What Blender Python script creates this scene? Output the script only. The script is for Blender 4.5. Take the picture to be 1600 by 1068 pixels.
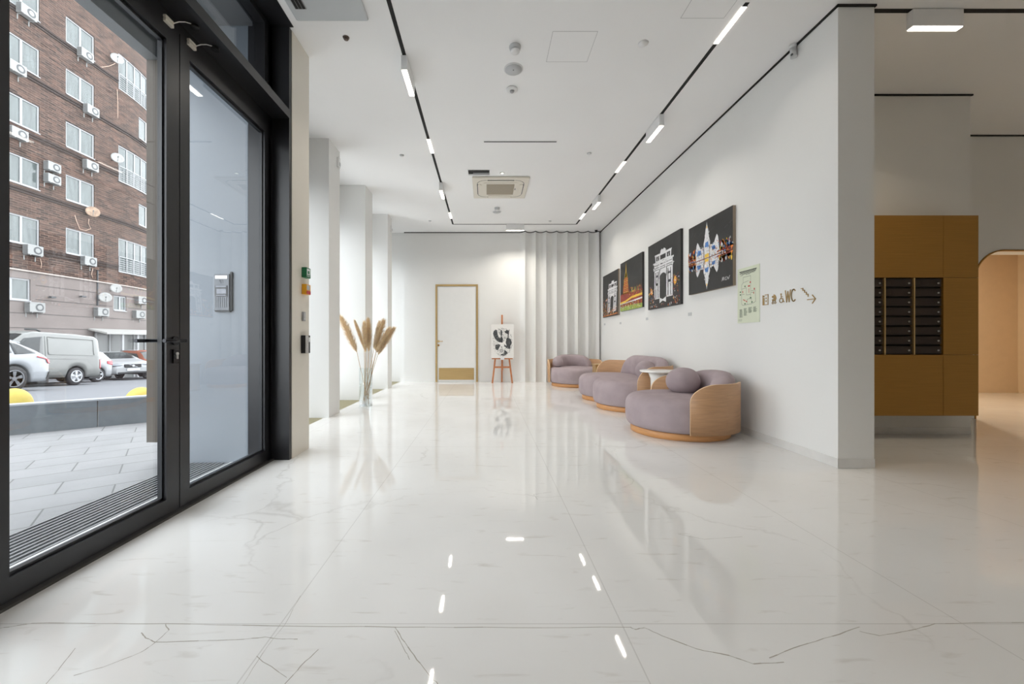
import bpy, bmesh, math, random
from mathutils import Vector, Matrix, noise as mnoise

random.seed(7)
PI = math.pi
S = bpy.context.scene
COL = S.collection
for o in list(bpy.data.objects):
    bpy.data.objects.remove(o)

# ------------------------------------------------------------------ camera, world, light, exposure
F = 635.0                      # focal length in pixels of the 1600x1068 frame
VX, VY = 760.0, 532.0          # where the room's depth lines meet
cam_d = bpy.data.cameras.new('camera')
cam_d.sensor_fit = 'HORIZONTAL'
cam_d.sensor_width = 36.0
cam_d.lens = F / 1600 * 36.0
cam_d.shift_x = (800 - VX) / 1600
cam_d.shift_y = -(534 - VY) / 1600
cam_d.clip_start = 0.05
cam_d.clip_end = 300
cam = bpy.data.objects.new('camera', cam_d)
COL.objects.link(cam)
cam.location = (0, 0, 1.0)
cam.rotation_euler = (PI / 2, 0, 0)
S.camera = cam

S.view_settings.view_transform = 'Standard'
S.view_settings.look = 'None'
S.view_settings.exposure = 0.0
S.view_settings.gamma = 1.0
S.view_settings.use_curve_mapping = False
S.cycles.max_bounces = 10
S.cycles.diffuse_bounces = 5
S.cycles.glossy_bounces = 5
S.cycles.transparent_max_bounces = 16
S.cycles.sample_clamp_indirect = 6.0
S.cycles.caustics_reflective = False
S.cycles.caustics_refractive = False

w = bpy.data.worlds.new('overcast_sky')
S.world = w
w.use_nodes = True
wn = w.node_tree
wn.nodes.clear()
wo = wn.nodes.new('ShaderNodeOutputWorld')
wb = wn.nodes.new('ShaderNodeBackground')
wr = wn.nodes.new('ShaderNodeValToRGB')
wt = wn.nodes.new('ShaderNodeTexCoord')
ws = wn.nodes.new('ShaderNodeSeparateXYZ')
wn.links.new(wt.outputs['Generated'], ws.inputs[0])
wn.links.new(ws.outputs['Z'], wr.inputs[0])
wr.color_ramp.elements[0].color = (0.96, 0.98, 1.0, 1)
wr.color_ramp.elements[1].color = (0.93, 0.96, 1.0, 1)
wn.links.new(wr.outputs[0], wb.inputs['Color'])
wb.inputs['Strength'].default_value = 5.8
wn.links.new(wb.outputs[0], wo.inputs['Surface'])

LAMP_W = 4.2                  # each track luminaire
LAMP_COL = (1.0, 0.94, 0.85)
WARM = (1.0, 0.81, 0.57)
H = 3.633                      # ceiling height
XR = 2.76                      # right wall of the lobby
YB = 9.87                      # far wall


def area(name, loc, sx, sy, power, col, rot=(0, 0, 0), spread=PI):
    d = bpy.data.lights.new(name, 'AREA')
    d.shape = 'RECTANGLE'
    d.size, d.size_y = sx, sy
    d.energy = power
    d.color = col
    d.spread = spread
    o = bpy.data.objects.new(name, d)
    COL.objects.link(o)
    o.location = loc
    o.rotation_euler = rot
    return o


# ------------------------------------------------------------------ materials
MATS = {}


def mat(name, col, rough=0.5, metal=0.0, var=0.04, scale=8.0, bump=0.0, bscale=60.0, spec=0.5, emit=None, estr=0.0, stretch=None):
    if name in MATS:
        return MATS[name]
    m = bpy.data.materials.new(name)
    m.use_nodes = True
    nt = m.node_tree
    b = nt.nodes['Principled BSDF']
    b.inputs['Roughness'].default_value = rough
    b.inputs['Metallic'].default_value = metal
    b.inputs['Specular IOR Level'].default_value = spec
    tc = nt.nodes.new('ShaderNodeTexCoord')
    vec = tc.outputs['Object']
    if stretch:
        mp = nt.nodes.new('ShaderNodeMapping')
        mp.inputs['Scale'].default_value = stretch
        nt.links.new(vec, mp.inputs[0])
        vec = mp.outputs[0]
    n = nt.nodes.new('ShaderNodeTexNoise')
    n.inputs['Scale'].default_value = scale
    n.inputs['Detail'].default_value = 4
    nt.links.new(vec, n.inputs['Vector'])
    r = nt.nodes.new('ShaderNodeValToRGB')
    r.color_ramp.elements[0].position = 0.3
    r.color_ramp.elements[1].position = 0.7
    r.color_ramp.elements[0].color = tuple(max(0, c * (1 - var)) for c in col) + (1,)
    r.color_ramp.elements[1].color = tuple(min(1, c * (1 + var)) for c in col) + (1,)
    nt.links.new(n.outputs['Fac'], r.inputs[0])
    nt.links.new(r.outputs[0], b.inputs['Base Color'])
    if bump:
        n2 = nt.nodes.new('ShaderNodeTexNoise')
        n2.inputs['Scale'].default_value = bscale
        nt.links.new(vec, n2.inputs['Vector'])
        bp = nt.nodes.new('ShaderNodeBump')
        bp.inputs['Strength'].default_value = bump
        bp.inputs['Distance'].default_value = 0.01
        nt.links.new(n2.outputs['Fac'], bp.inputs['Height'])
        nt.links.new(bp.outputs[0], b.inputs['Normal'])
    if emit:
        b.inputs['Emission Color'].default_value = emit + (1,)
        b.inputs['Emission Strength'].default_value = estr
    MATS[name] = m
    return m


def srgb(r, g, b):
    def f(c):
        c /= 255
        return c / 12.92 if c <= 0.04045 else ((c + 0.055) / 1.055) ** 2.4
    return (f(r), f(g), f(b))


def glass(name, tint, ior=1.52, gain=1.05):
    m = bpy.data.materials.new(name)
    m.use_nodes = True
    nt = m.node_tree
    nt.nodes.clear()
    out = nt.nodes.new('ShaderNodeOutputMaterial')
    mx = nt.nodes.new('ShaderNodeMixShader')
    tr = nt.nodes.new('ShaderNodeBsdfTransparent')
    tr.inputs[0].default_value = tint + (1,)
    gl = nt.nodes.new('ShaderNodeBsdfGlossy')
    gl.inputs['Roughness'].default_value = 0.0
    gl.inputs['Color'].default_value = (0.93, 0.96, 1.0, 1)
    # Schlick reflectance, the same from both sides of the pane
    ge = nt.nodes.new('ShaderNodeNewGeometry')
    dt = nt.nodes.new('ShaderNodeVectorMath')
    dt.operation = 'DOT_PRODUCT'
    nt.links.new(ge.outputs['Incoming'], dt.inputs[0])
    nt.links.new(ge.outputs['Normal'], dt.inputs[1])
    prev = dt.outputs['Value']
    f0 = ((ior - 1) / (ior + 1)) ** 2
    for op, val, first in (('ABSOLUTE', 0, False), ('SUBTRACT', 1.0, True), ('POWER', 5.0, False), ('MULTIPLY_ADD', 1 - f0, False), ('MULTIPLY', gain, False)):
        mt = nt.nodes.new('ShaderNodeMath')
        mt.operation = op
        if first:
            mt.inputs[0].default_value = val
            nt.links.new(prev, mt.inputs[1])
        else:
            nt.links.new(prev, mt.inputs[0])
            mt.inputs[1].default_value = val
        if op == 'MULTIPLY_ADD':
            mt.inputs[2].default_value = f0
        prev = mt.outputs[0]
    mt.use_clamp = True
    nt.links.new(prev, mx.inputs[0])
    nt.links.new(tr.outputs[0], mx.inputs[1])
    nt.links.new(gl.outputs[0], mx.inputs[2])
    nt.links.new(mx.outputs[0], out.inputs[0])
    return m


M_WALL = mat('white_wall_paint', (0.80, 0.80, 0.785), 0.6, var=0.012, scale=1.5, bump=0.03, bscale=200, spec=0.3)
M_CEIL = mat('white_ceiling_paint', (0.90, 0.90, 0.90), 0.8, var=0.01, scale=1.2, spec=0.2)
M_BEIGE = mat('ivory_cladding', srgb(226, 220, 208), 0.35, var=0.02, scale=2)
M_BLACK = mat('black_metal', srgb(30, 30, 33), 0.32, metal=0.0, var=0.1, scale=6, spec=0.5)
M_RUB = mat('black_rubber', (0.008, 0.008, 0.009), 0.6)
M_GAP = mat('black_slot_and_gap_shade', (0.012, 0.012, 0.012), 0.8)  # black of tracks and louvres, and shade painted into the ceiling gaps
M_BRASS = mat('brushed_brass', srgb(212, 182, 130), 0.38, metal=0.75, var=0.06, scale=3, stretch=(1, 1, 40))
M_BRASSD = mat('dark_brushed_brass', srgb(172, 128, 62), 0.45, metal=0.6, var=0.07, scale=3, stretch=(1, 1, 40))
M_DOORW = mat('white_door_lacquer', (0.82, 0.82, 0.81), 0.35, var=0.01)
M_STEEL = mat('brushed_steel', (0.55, 0.55, 0.55), 0.35, metal=0.8, var=0.08, stretch=(1, 1, 20))
M_GREYP = mat('grey_plastic', (0.35, 0.35, 0.36), 0.5)
M_WHITEP = mat('white_plastic', (0.80, 0.80, 0.80), 0.4, var=0.01)
M_LGREYP = mat('light_grey_plastic', (0.55, 0.56, 0.57), 0.5, var=0.02)
M_LAMP = mat('lit_diffuser', (0.9, 0.9, 0.9), 0.5, emit=(1.0, 0.90, 0.78), estr=6.0)
M_FAB = mat('mauve_grey_velvet', srgb(168, 154, 157), 0.95, var=0.07, scale=7, bump=0.15, bscale=25, spec=0.15)
M_OAK = mat('oak_veneer', srgb(184, 143, 106), 0.5, var=0.10, scale=3.2, stretch=(2, 2, 22), bump=0.04, bscale=30)
M_OAKL = mat('light_oak_edge', srgb(228, 196, 156), 0.5, var=0.05)
M_OAKB = mat('honey_oak_base', srgb(208, 152, 98), 0.45, var=0.12, scale=5, stretch=(1, 1, 8))
M_EASEL = mat('red_brown_wood', srgb(190, 124, 82), 0.5, var=0.15, scale=12, stretch=(4, 4, 1))
M_MARB = mat('white_marble_top', (0.82, 0.81, 0.79), 0.2, var=0.06, scale=6)
M_STRAW = mat('dried_plume', srgb(255, 222, 188), 0.9, var=0.2, scale=40)
M_STEM = mat('dried_stem', srgb(196, 164, 122), 0.7, var=0.2, scale=30)
M_GLASS = glass('clear_window_glass', (0.94, 0.955, 0.96))
M_VGLASS = glass('clear_vase_glass', (0.95, 0.965, 0.96), 1.45, 0.9)
M_TRENCH = mat('beige_floor_grille', srgb(150, 142, 110), 0.5, metal=0.3, var=0.1, stretch=(1, 60, 1), scale=4)


def marble_floor():
    m = bpy.data.materials.new('polished_white_marble')
    m.use_nodes = True
    nt = m.node_tree
    N, L = nt.nodes.new, nt.links.new
    b = nt.nodes['Principled BSDF']
    b.inputs['Roughness'].default_value = 0.035
    b.inputs['Specular IOR Level'].default_value = 0.5
    tc = N('ShaderNodeTexCoord')
    # broad clouds
    n1 = N('ShaderNodeTexNoise')
    n1.inputs['Scale'].default_value = 0.9
    n1.inputs['Detail'].default_value = 6
    L(tc.outputs['Object'], n1.inputs['Vector'])
    r1 = N('ShaderNodeValToRGB')
    r1.color_ramp.elements[0].position = 0.3
    r1.color_ramp.elements[0].color = (0.80, 0.79, 0.77, 1)
    r1.color_ramp.elements[1].position = 0.65
    r1.color_ramp.elements[1].color = (0.87, 0.865, 0.85, 1)
    L(n1.outputs['Fac'], r1.inputs[0])
    # little diagonal flecks
    mp = N('ShaderNodeMapping')
    mp.inputs['Rotation'].default_value = (0, 0, math.radians(-28))
    mp.inputs['Scale'].default_value = (3.2, 15, 1)
    L(tc.outputs['Object'], mp.inputs[0])
    n2 = N('ShaderNodeTexNoise')
    n2.inputs['Scale'].default_value = 1.6
    n2.inputs['Detail'].default_value = 7
    n2.inputs['Distortion'].default_value = 0.6
    L(mp.outputs[0], n2.inputs['Vector'])
    r2 = N('ShaderNodeValToRGB')
    r2.color_ramp.elements[0].position = 0.62
    r2.color_ramp.elements[0].color = (0, 0, 0, 1)
    r2.color_ramp.elements[1].position = 0.78
    r2.color_ramp.elements[1].color = (1, 1, 1, 1)
    L(n2.outputs['Fac'], r2.inputs[0])
    mx = N('ShaderNodeMixRGB')
    mx.inputs[2].default_value = (0.52, 0.48, 0.42, 1)
    mu = N('ShaderNodeMath')
    mu.operation = 'MULTIPLY'
    mu.inputs[1].default_value = 0.5
    L(r2.outputs[0], mu.inputs[0])
    L(mu.outputs[0], mx.inputs[0])
    L(r1.outputs[0], mx.inputs[1])
    # long thin cracks: cell borders of a distorted voronoi
    nd = N('ShaderNodeTexNoise')
    nd.inputs['Scale'].default_value = 1.7
    nd.inputs['Detail'].default_value = 5
    L(tc.outputs['Object'], nd.inputs['Vector'])
    va = N('ShaderNodeVectorMath')
    va.operation = 'MULTIPLY_ADD'
    va.inputs[1].default_value = (0.9, 0.9, 0)
    L(nd.outputs['Color'], va.inputs[0])
    L(tc.outputs['Object'], va.inputs[2])
    vo = N('ShaderNodeTexVoronoi')
    vo.feature = 'DISTANCE_TO_EDGE'
    vo.inputs['Scale'].default_value = 0.55
    L(va.outputs[0], vo.inputs['Vector'])
    r3 = N('ShaderNodeValToRGB')
    r3.color_ramp.elements[0].position = 0.0
    r3.color_ramp.elements[0].color = (1, 1, 1, 1)
    r3.color_ramp.elements[1].position = 0.006
    r3.color_ramp.elements[1].color = (0, 0, 0, 1)
    L(vo.outputs['Distance'], r3.inputs[0])
    nm = N('ShaderNodeTexNoise')
    nm.inputs['Scale'].default_value = 1.1
    L(tc.outputs['Object'], nm.inputs['Vector'])
    rm = N('ShaderNodeValToRGB')
    rm.color_ramp.elements[0].position = 0.45
    rm.color_ramp.elements[1].position = 0.62
    L(nm.outputs['Fac'], rm.inputs[0])
    m3 = N('ShaderNodeMath')
    m3.operation = 'MULTIPLY'
    L(r3.outputs[0], m3.inputs[0])
    L(rm.outputs[0], m3.inputs[1])
    m4 = N('ShaderNodeMath')
    m4.operation = 'MULTIPLY'
    m4.inputs[1].default_value = 0.28
    L(m3.outputs[0], m4.inputs[0])
    mx2 = N('ShaderNodeMixRGB')
    mx2.inputs[2].default_value = (0.36, 0.33, 0.29, 1)
    L(m4.outputs[0], mx2.inputs[0])
    L(mx.outputs[0], mx2.inputs[1])
    # slab joints
    br = N('ShaderNodeTexBrick')
    br.offset = 0.0
    br.inputs['Scale'].default_value = 1.0
    br.inputs['Brick Width'].default_value = 1.205
    br.inputs['Row Height'].default_value = 2.4
    br.inputs['Mortar Size'].default_value = 0.0022
    br.inputs['Mortar Smooth'].default_value = 0.0
    mpb = N('ShaderNodeMapping')
    mpb.inputs['Location'].default_value = (-0.478 + 1.205 * 9, -1.437 + 2.4 * 5, 0)
    L(tc.outputs['Object'], mpb.inputs[0])
    L(mpb.outputs[0], br.inputs['Vector'])
    m5 = N('ShaderNodeMath')
    m5.operation = 'MULTIPLY'
    m5.inputs[1].default_value = 0.28
    L(br.outputs['Fac'], m5.inputs[0])
    mx3 = N('ShaderNodeMixRGB')
    mx3.inputs[2].default_value = (0.30, 0.28, 0.25, 1)
    L(m5.outputs[0], mx3.inputs[0])
    L(mx2.outputs[0], mx3.inputs[1])
    L(mx3.outputs[0], b.inputs['Base Color'])
    return m


def brick_mat():
    m = bpy.data.materials.new('brown_brick')
    m.use_nodes = True
    nt = m.node_tree
    N, L = nt.nodes.new, nt.links.new
    b = nt.nodes['Principled BSDF']
    b.inputs['Roughness'].default_value = 0.9
    tc = N('ShaderNodeTexCoord')
    sp = N('ShaderNodeSeparateXYZ')
    cb = N('ShaderNodeCombineXYZ')
    L(tc.outputs['Object'], sp.inputs[0])
    L(sp.outputs['Y'], cb.inputs['X'])
    L(sp.outputs['Z'], cb.inputs['Y'])
    br = N('ShaderNodeTexBrick')
    br.inputs['Scale'].default_value = 1.0
    br.inputs['Brick Width'].default_value = 0.42
    br.inputs['Row Height'].default_value = 0.125
    br.inputs['Mortar Size'].default_value = 0.013
    br.inputs['Color1'].default_value = srgb(76, 56, 48) + (1,)
    br.inputs['Color2'].default_value = srgb(38, 27, 23) + (1,)
    br.inputs['Mortar'].default_value = srgb(98, 82, 73) + (1,)
    L(cb.outputs[0], br.inputs['Vector'])
    n = N('ShaderNodeTexNoise')
    n.inputs['Scale'].default_value = 1.0
    n.inputs['Detail'].default_value = 8
    ms = N('ShaderNodeMapping')
    ms.inputs['Scale'].default_value = (1, 1.6, 7)
    L(tc.outputs['Object'], ms.inputs[0])
    L(ms.outputs[0], n.inputs['Vector'])
    mx = N('ShaderNodeMixRGB')
    mx.blend_type = 'MULTIPLY'
    mx.inputs[0].default_value = 0.9
    rr = N('ShaderNodeValToRGB')
    rr.color_ramp.elements[0].position = 0.3
    rr.color_ramp.elements[0].color = (0.45, 0.43, 0.42, 1)
    rr.color_ramp.elements[1].position = 0.7
    rr.color_ramp.elements[1].color = (1.5, 1.45, 1.4, 1)
    L(n.outputs['Fac'], rr.inputs[0])
    L(br.outputs['Color'], mx.inputs[1])
    L(rr.outputs[0], mx.inputs[2])
    L(mx.outputs[0], b.inputs['Base Color'])
    return m


def paving_mat():
    m = bpy.data.materials.new('pale_paving')
    m.use_nodes = True
    nt = m.node_tree
    N, L = nt.nodes.new, nt.links.new
    b = nt.nodes['Principled BSDF']
    b.inputs['Roughness'].default_value = 0.75
    tc = N('ShaderNodeTexCoord')
    mp = N('ShaderNodeMapping')
    mp.inputs['Rotation'].default_value = (0, 0, math.radians(-38))
    L(tc.outputs['Object'], mp.inputs[0])
    br = N('ShaderNodeTexBrick')
    br.inputs['Scale'].default_value = 1.0
    br.inputs['Brick Width'].default_value = 0.6
    br.inputs['Row Height'].default_value = 0.3
    br.inputs['Mortar Size'].default_value = 0.005
    br.inputs['Color1'].default_value = (0.27, 0.27, 0.275, 1)
    br.inputs['Color2'].default_value = (0.235, 0.235, 0.24, 1)
    br.inputs['Mortar'].default_value = (0.10, 0.10, 0.10, 1)
    L(mp.outputs[0], br.inputs['Vector'])
    n = N('ShaderNodeTexNoise')
    n.inputs['Scale'].default_value = 2.5
    n.inputs['Detail'].default_value = 6
    L(tc.outputs['Object'], n.inputs['Vector'])
    mx = N('ShaderNodeMixRGB')
    mx.blend_type = 'MULTIPLY'
    mx.inputs[0].default_value = 0.35
    L(br.outputs['Color'], mx.inputs[1])
    L(n.outputs['Fac'], mx.inputs[2])
    L(mx.outputs[0], b.inputs['Base Color'])
    return m


M_FLOOR = marble_floor()
M_BRICK = brick_mat()
M_PAVE = paving_mat()
M_STUCCO = mat('pinkish_stucco', srgb(112, 104, 101), 0.9, var=0.07, scale=1.1)
M_STUCDK = mat('stucco_groove', srgb(72, 68, 67), 0.9)
M_BAND = mat('brick_band', srgb(44, 34, 31), 0.9, var=0.1, scale=6)
M_ASPH = mat('grey_asphalt', srgb(92, 94, 98), 0.85, var=0.06, scale=2.5)
M_GRAN = mat('grey_granite', srgb(92, 99, 104), 0.6, var=0.08, scale=14)
M_CONC = mat('pier_stone', srgb(80, 74, 67), 0.8, var=0.05, scale=1.2)
M_SOFF = mat('grey_soffit', srgb(112, 114, 116), 0.6, var=0.03)
M_YEL = mat('yellow_paint', srgb(164, 146, 62), 0.7, var=0.10, scale=7, bump=0.3, bscale=18)
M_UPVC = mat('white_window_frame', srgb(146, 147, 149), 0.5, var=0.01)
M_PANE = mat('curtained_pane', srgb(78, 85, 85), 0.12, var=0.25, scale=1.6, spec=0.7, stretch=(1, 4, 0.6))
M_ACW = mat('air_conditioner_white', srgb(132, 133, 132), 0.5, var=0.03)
M_ACD = mat('dark_grille', srgb(70, 72, 74), 0.6)
M_DISH = mat('pale_dish', srgb(140, 140, 138), 0.5, var=0.04)
M_RUST = mat('rusty_dish', srgb(140, 118, 100), 0.7, var=0.35, scale=5)


# ------------------------------------------------------------------ mesh helpers
def BM():
    return bmesh.new()


def box(bm, x0, x1, y0, y1, z0, z1, mi=0):
    vs = [bm.verts.new((x, y, z)) for x in (x0, x1) for y in (y0, y1) for z in (z0, z1)]
    for f in ((0, 1, 3, 2), (4, 6, 7, 5), (0, 4, 5, 1), (2, 3, 7, 6), (0, 2, 6, 4), (1, 5, 7, 3)):
        fc = bm.faces.new([vs[i] for i in f])
        fc.material_index = mi
    return bm


def cyl(bm, p0, p1, r0, r1=None, n=20, mi=0, cap=True, smooth=True):
    if r1 is None:
        r1 = r0
    p0, p1 = Vector(p0), Vector(p1)
    d = (p1 - p0).normalized()
    a = d.orthogonal().normalized()
    b = d.cross(a)
    A, B = [], []
    for i in range(n):
        t = 2 * PI * i / n
        u = a * math.cos(t) + b * math.sin(t)
        A.append(bm.verts.new(p0 + u * r0))
        B.append(bm.verts.new(p1 + u * r1))
    for i in range(n):
        f = bm.faces.new((A[i], A[(i + 1) % n], B[(i + 1) % n], B[i]))
        f.material_index = mi
        f.smooth = smooth
    if cap:
        f = bm.faces.new(A[::-1]); f.material_index = mi
        f = bm.faces.new(B); f.material_index = mi
    return bm


def lathe(bm, prof, c=(0, 0, 0), n=32, mi=0, axis='Z', smooth=True):
    rings = []
    for r, h in prof:
        ring = []
        for i in range(n):
            t = 2 * PI * i / n
            if axis == 'Z':
                p = (c[0] + r * math.cos(t), c[1] + r * math.sin(t), c[2] + h)
            elif axis == 'X':
                p = (c[0] + h, c[1] + r * math.cos(t), c[2] + r * math.sin(t))
            else:
                p = (c[0] + r * math.cos(t), c[1] + h, c[2] + r * math.sin(t))
            ring.append(bm.verts.new(p))
        rings.append(ring)
    for a, b in zip(rings, rings[1:]):
        for i in range(n):
            f = bm.faces.new((a[i], a[(i + 1) % n], b[(i + 1) % n], b[i]))
            f.material_index = mi
            f.smooth = smooth
    for ring in (rings[0], rings[-1]):
        f = bm.faces.new(ring)
        f.material_index = mi
        f.smooth = smooth
    return bm


def tube(bm, pts, r, n=8, mi=0, r2=None):
    pts = [Vector(p) for p in pts]
    rings = []
    K = len(pts)
    for i, p in enumerate(pts):
        d = (pts[min(i + 1, K - 1)] - pts[max(i - 1, 0)]).normalized()
        a = d.cross(Vector((0.31, 0.17, 0.93))).normalized()
        b = d.cross(a)
        rr = r if r2 is None else r + (r2 - r) * i / (K - 1)
        rings.append([bm.verts.new(p + (a * math.cos(2 * PI * k / n) + b * math.sin(2 * PI * k / n)) * rr) for k in range(n)])
    for A, B in zip(rings, rings[1:]):
        for i in range(n):
            f = bm.faces.new((A[i], A[(i + 1) % n], B[(i + 1) % n], B[i]))
            f.material_index = mi
            f.smooth = True
    for R_ in (rings[0], rings[-1]):
        bm.faces.new(R_).material_index = mi
    return bm


def prism(bm, pts, ext, mi=0):
    ext = Vector(ext)
    A = [bm.verts.new(Vector(p)) for p in pts]
    B = [bm.verts.new(Vector(p) + ext) for p in pts]
    n = len(A)
    for i in range(n):
        bm.faces.new((A[i], A[(i + 1) % n], B[(i + 1) % n], B[i])).material_index = mi
    bm.faces.new(A).material_index = mi
    bm.faces.new(B).material_index = mi
    return bm


def ell(bm, c, r, nu=20, nv=12, mi=0, e=1.0):
    c = Vector(c)
    rings = []
    for j in range(1, nv):
        ph = PI * j / nv
        ring = []
        for i in range(nu):
            th = 2 * PI * i / nu
            ring.append(bm.verts.new(c + Vector((r[0] * math.sin(ph) ** e * math.cos(th), r[1] * math.sin(ph) ** e * math.sin(th), r[2] * math.cos(ph)))))
        rings.append(ring)
    top = bm.verts.new(c + Vector((0, 0, r[2])))
    bot = bm.verts.new(c - Vector((0, 0, r[2])))
    for i in range(nu):
        f = bm.faces.new((top, rings[0][i], rings[0][(i + 1) % nu])); f.smooth = True; f.material_index = mi
        f = bm.faces.new((bot, rings[-1][(i + 1) % nu], rings[-1][i])); f.smooth = True; f.material_index = mi
    for a, b in zip(rings, rings[1:]):
        for i in range(nu):
            f = bm.faces.new((a[i], b[i], b[(i + 1) % nu], a[(i + 1) % nu])); f.smooth = True; f.material_index = mi
    return bm


def obj(name, bm, mats, parent=None, bevel=0.0, recalc=True):
    if recalc:
        bmesh.ops.recalc_face_normals(bm, faces=bm.faces)
    me = bpy.data.meshes.new(name)
    bm.to_mesh(me)
    bm.free()
    for m in (mats if isinstance(mats, (list, tuple)) else [mats]):
        me.materials.append(m)
    o = bpy.data.objects.new(name, me)
    COL.objects.link(o)
    if parent:
        o.parent = parent
    if bevel:
        b = o.modifiers.new('bevel', 'BEVEL')
        b.width = bevel
        b.segments = 2
        b.limit_method = 'ANGLE'
    return o


def tag(o, label, cat, group=None):
    o['label'] = label
    o['category'] = cat
    if group:
        o['group'] = group
    return o


def thing(name, label, cat, loc=(0, 0, 0), rotz=0, group=None):
    o = bpy.data.objects.new(name, None)
    COL.objects.link(o)
    o.location = loc
    o.rotation_euler = (0, 0, rotz)
    return tag(o, label, cat, group)


def struct(name, bm, m, bevel=0.0):
    o = obj(name, bm, m, None, bevel)
    o['kind'] = 'structure'
    return o


def dup(root, loc=None, rotz=None, label=None):
    r = root.copy()
    COL.objects.link(r)
    if loc is not None:
        r.location = loc
    if rotz is not None:
        r.rotation_euler = (0, 0, rotz)
    if label:
        r['label'] = label
    for ch in list(root.children):
        c = ch.copy()
        COL.objects.link(c)
        c.parent = r
        for g in list(ch.children):
            d = g.copy()
            COL.objects.link(d)
            d.parent = c
    return r


# ================================================================== ROOM SHELL
YN = -4.0            # wall behind the camera
XE = 8.6             # far right of the side corridor
XD = -1.80           # plane of the entrance doors
XW = -2.75           # plane of the windows between the piers

bm = BM(); box(bm, -2.11, XE, YN, 5.3, -0.12, 0.0)
box(bm, -2.11, 3.04, 5.3, YB + 0.3, -0.12, 0.0)
box(bm, 5.0, 10.2, 5.3, 8.2, -0.12, 0.0)
struct('floor', bm, M_FLOOR)
def fl(x, y):
    D_ = F / (y - VY)
    return ((x - VX) * D_ / F, D_)
VEINS = [([(0, 981), (20, 978), (50, 973), (150, 973.5), (258, 974), (420, 977), (620, 979), (800, 980), (985, 979.5)], 1.3),
         ([(258, 975), (264, 984), (243, 1003), (220, 1019), (160, 1042), (115, 1055)], 1.1), ([(221, 988), (228, 996), (243, 1003)], 1.3),
         ([(243, 1003), (310, 1001), (370, 999), (415, 995), (440, 998), (465, 998)], 1.2),
         ([(985, 979.5), (993, 983), (1007, 980), (1035, 993), (1087, 1013), (1140, 1024), (1178, 1037), (1225, 1034)], 1.5),
         ([(1202, 1027), (1250, 1008), (1300, 994), (1343, 979)], 1.2), ([(1343, 986), (1375, 993), (1420, 985), (1462, 974), (1520, 972.5), (1600, 972)], 1.1),
         ([(617, 980), (632, 1003), (652, 1030), (672, 1056), (684, 1068)], 1.2), ([(617, 985), (634, 1018), (640, 1030)], .8), ([(400, 1025), (448, 1058)], .9), ([(498, 1014), (470, 1040), (445, 1068)], 1.1),
         ([(118, 1012), (96, 1040), (72, 1068)], .8), ([(470, 930), (445, 975), (410, 1020), (380, 1068)], .5),
         ([(840, 780), (834, 772), (862, 768)], 1.0), ([(1060, 834), (1100, 842), (1160, 838)], .8), ([(1366, 780), (1440, 800), (1520, 812)], .6)]
bm = BM()
for pts_, wv in VEINS:
    P_ = [Vector(fl(*p) + (0,)) for p in pts_]
    P2 = []
    rv = random.Random(len(pts_))
    for a, c in zip(P_, P_[1:]):
        for k in range(4):
            P2.append(a.lerp(c, k / 4) + Vector((rv.uniform(-1, 1), rv.uniform(-1, 1), 0)) * .0015)
    P2.append(P_[-1])
    for i, (a, c) in enumerate(zip(P2, P2[1:])):
        d_ = (c - a).normalized(); n_ = Vector((-d_.y, d_.x, 0)) * wv * .0011 * rv.uniform(.6, 1.4)
        bm.faces.new([bm.verts.new(p + Vector((0, 0, .0003))) for p in (a - n_, a + n_, c + n_, c - n_)])
mv = mat('marble_vein', (.44, .41, .36), .1, spec=.6)
o = struct('floor_veins', bm, mv)
bm = BM(); box(bm, -2.9, -2.11, 3.78, YB + 0.3, -0.12, -0.004)
o = struct('trim_1', bm, M_TRENCH)
bm = BM(); box(bm, -2.9, XE + 0.3, YN - 0.3, YB + 0.6, H, H + 0.3)
struct('ceiling', bm, M_CEIL)
# right wall: a long thick wall whose end faces the camera
bm = BM(); box(bm, XR, 3.045, 3.19, YB + 0.3, 0, H)
struct('wall_right', bm, M_WALL)
bm = BM()
box(bm, XR - 0.002, 3.047, 3.186, 3.19, 0.001, 0.075)
box(bm, XR - 0.004, XR, 3.186, YB, 0.001, 0.075)
M_SKIRT = mat('marble_skirting', (0.74, 0.73, 0.71), 0.25, var=0.07, scale=5)
struct('baseboard_right', bm, M_SKIRT)
# far wall: flat part, then vertical flutes towards the right
bm = BM(); box(bm, -2.0, 0.86, YB, YB + 0.3, 0, H)
struct('wall_back', bm, M_WALL)
bm = BM(); box(bm, -2.9, -2.0, YB + 0.07, YB + 0.3, 0, H)
struct('wall_back_left', bm, M_WALL)
FX = [0.93 + 0.253 * i for i in range(8)]
pts = []
for i in range(9):
    t = i / 8
    pts.append((0.78 + 0.15 * t, YB - 0.115 * (1 - math.cos(t * PI / 2)) - 0.001))
for a in FX[:-1]:
    for i in range(1, 17):
        t = i / 16
        u = 1 - abs(2 * t - 1)
        pts.append((a + 0.253 * t, YB - 0.115 * (1 - math.sin(t * PI)) ** 1.15 - 0.001))
pts.append((XR, YB - 0.02))
bm = BM()
lo = [bm.verts.new((x, y, 0)) for x, y in pts]
hi = [bm.verts.new((x, y, H)) for x, y in pts]
for i in range(len(pts) - 1):
    f = bm.faces.new((lo[i], lo[i + 1], hi[i + 1], hi[i])); f.smooth = (i - 8) % 16 not in (15,)
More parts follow.
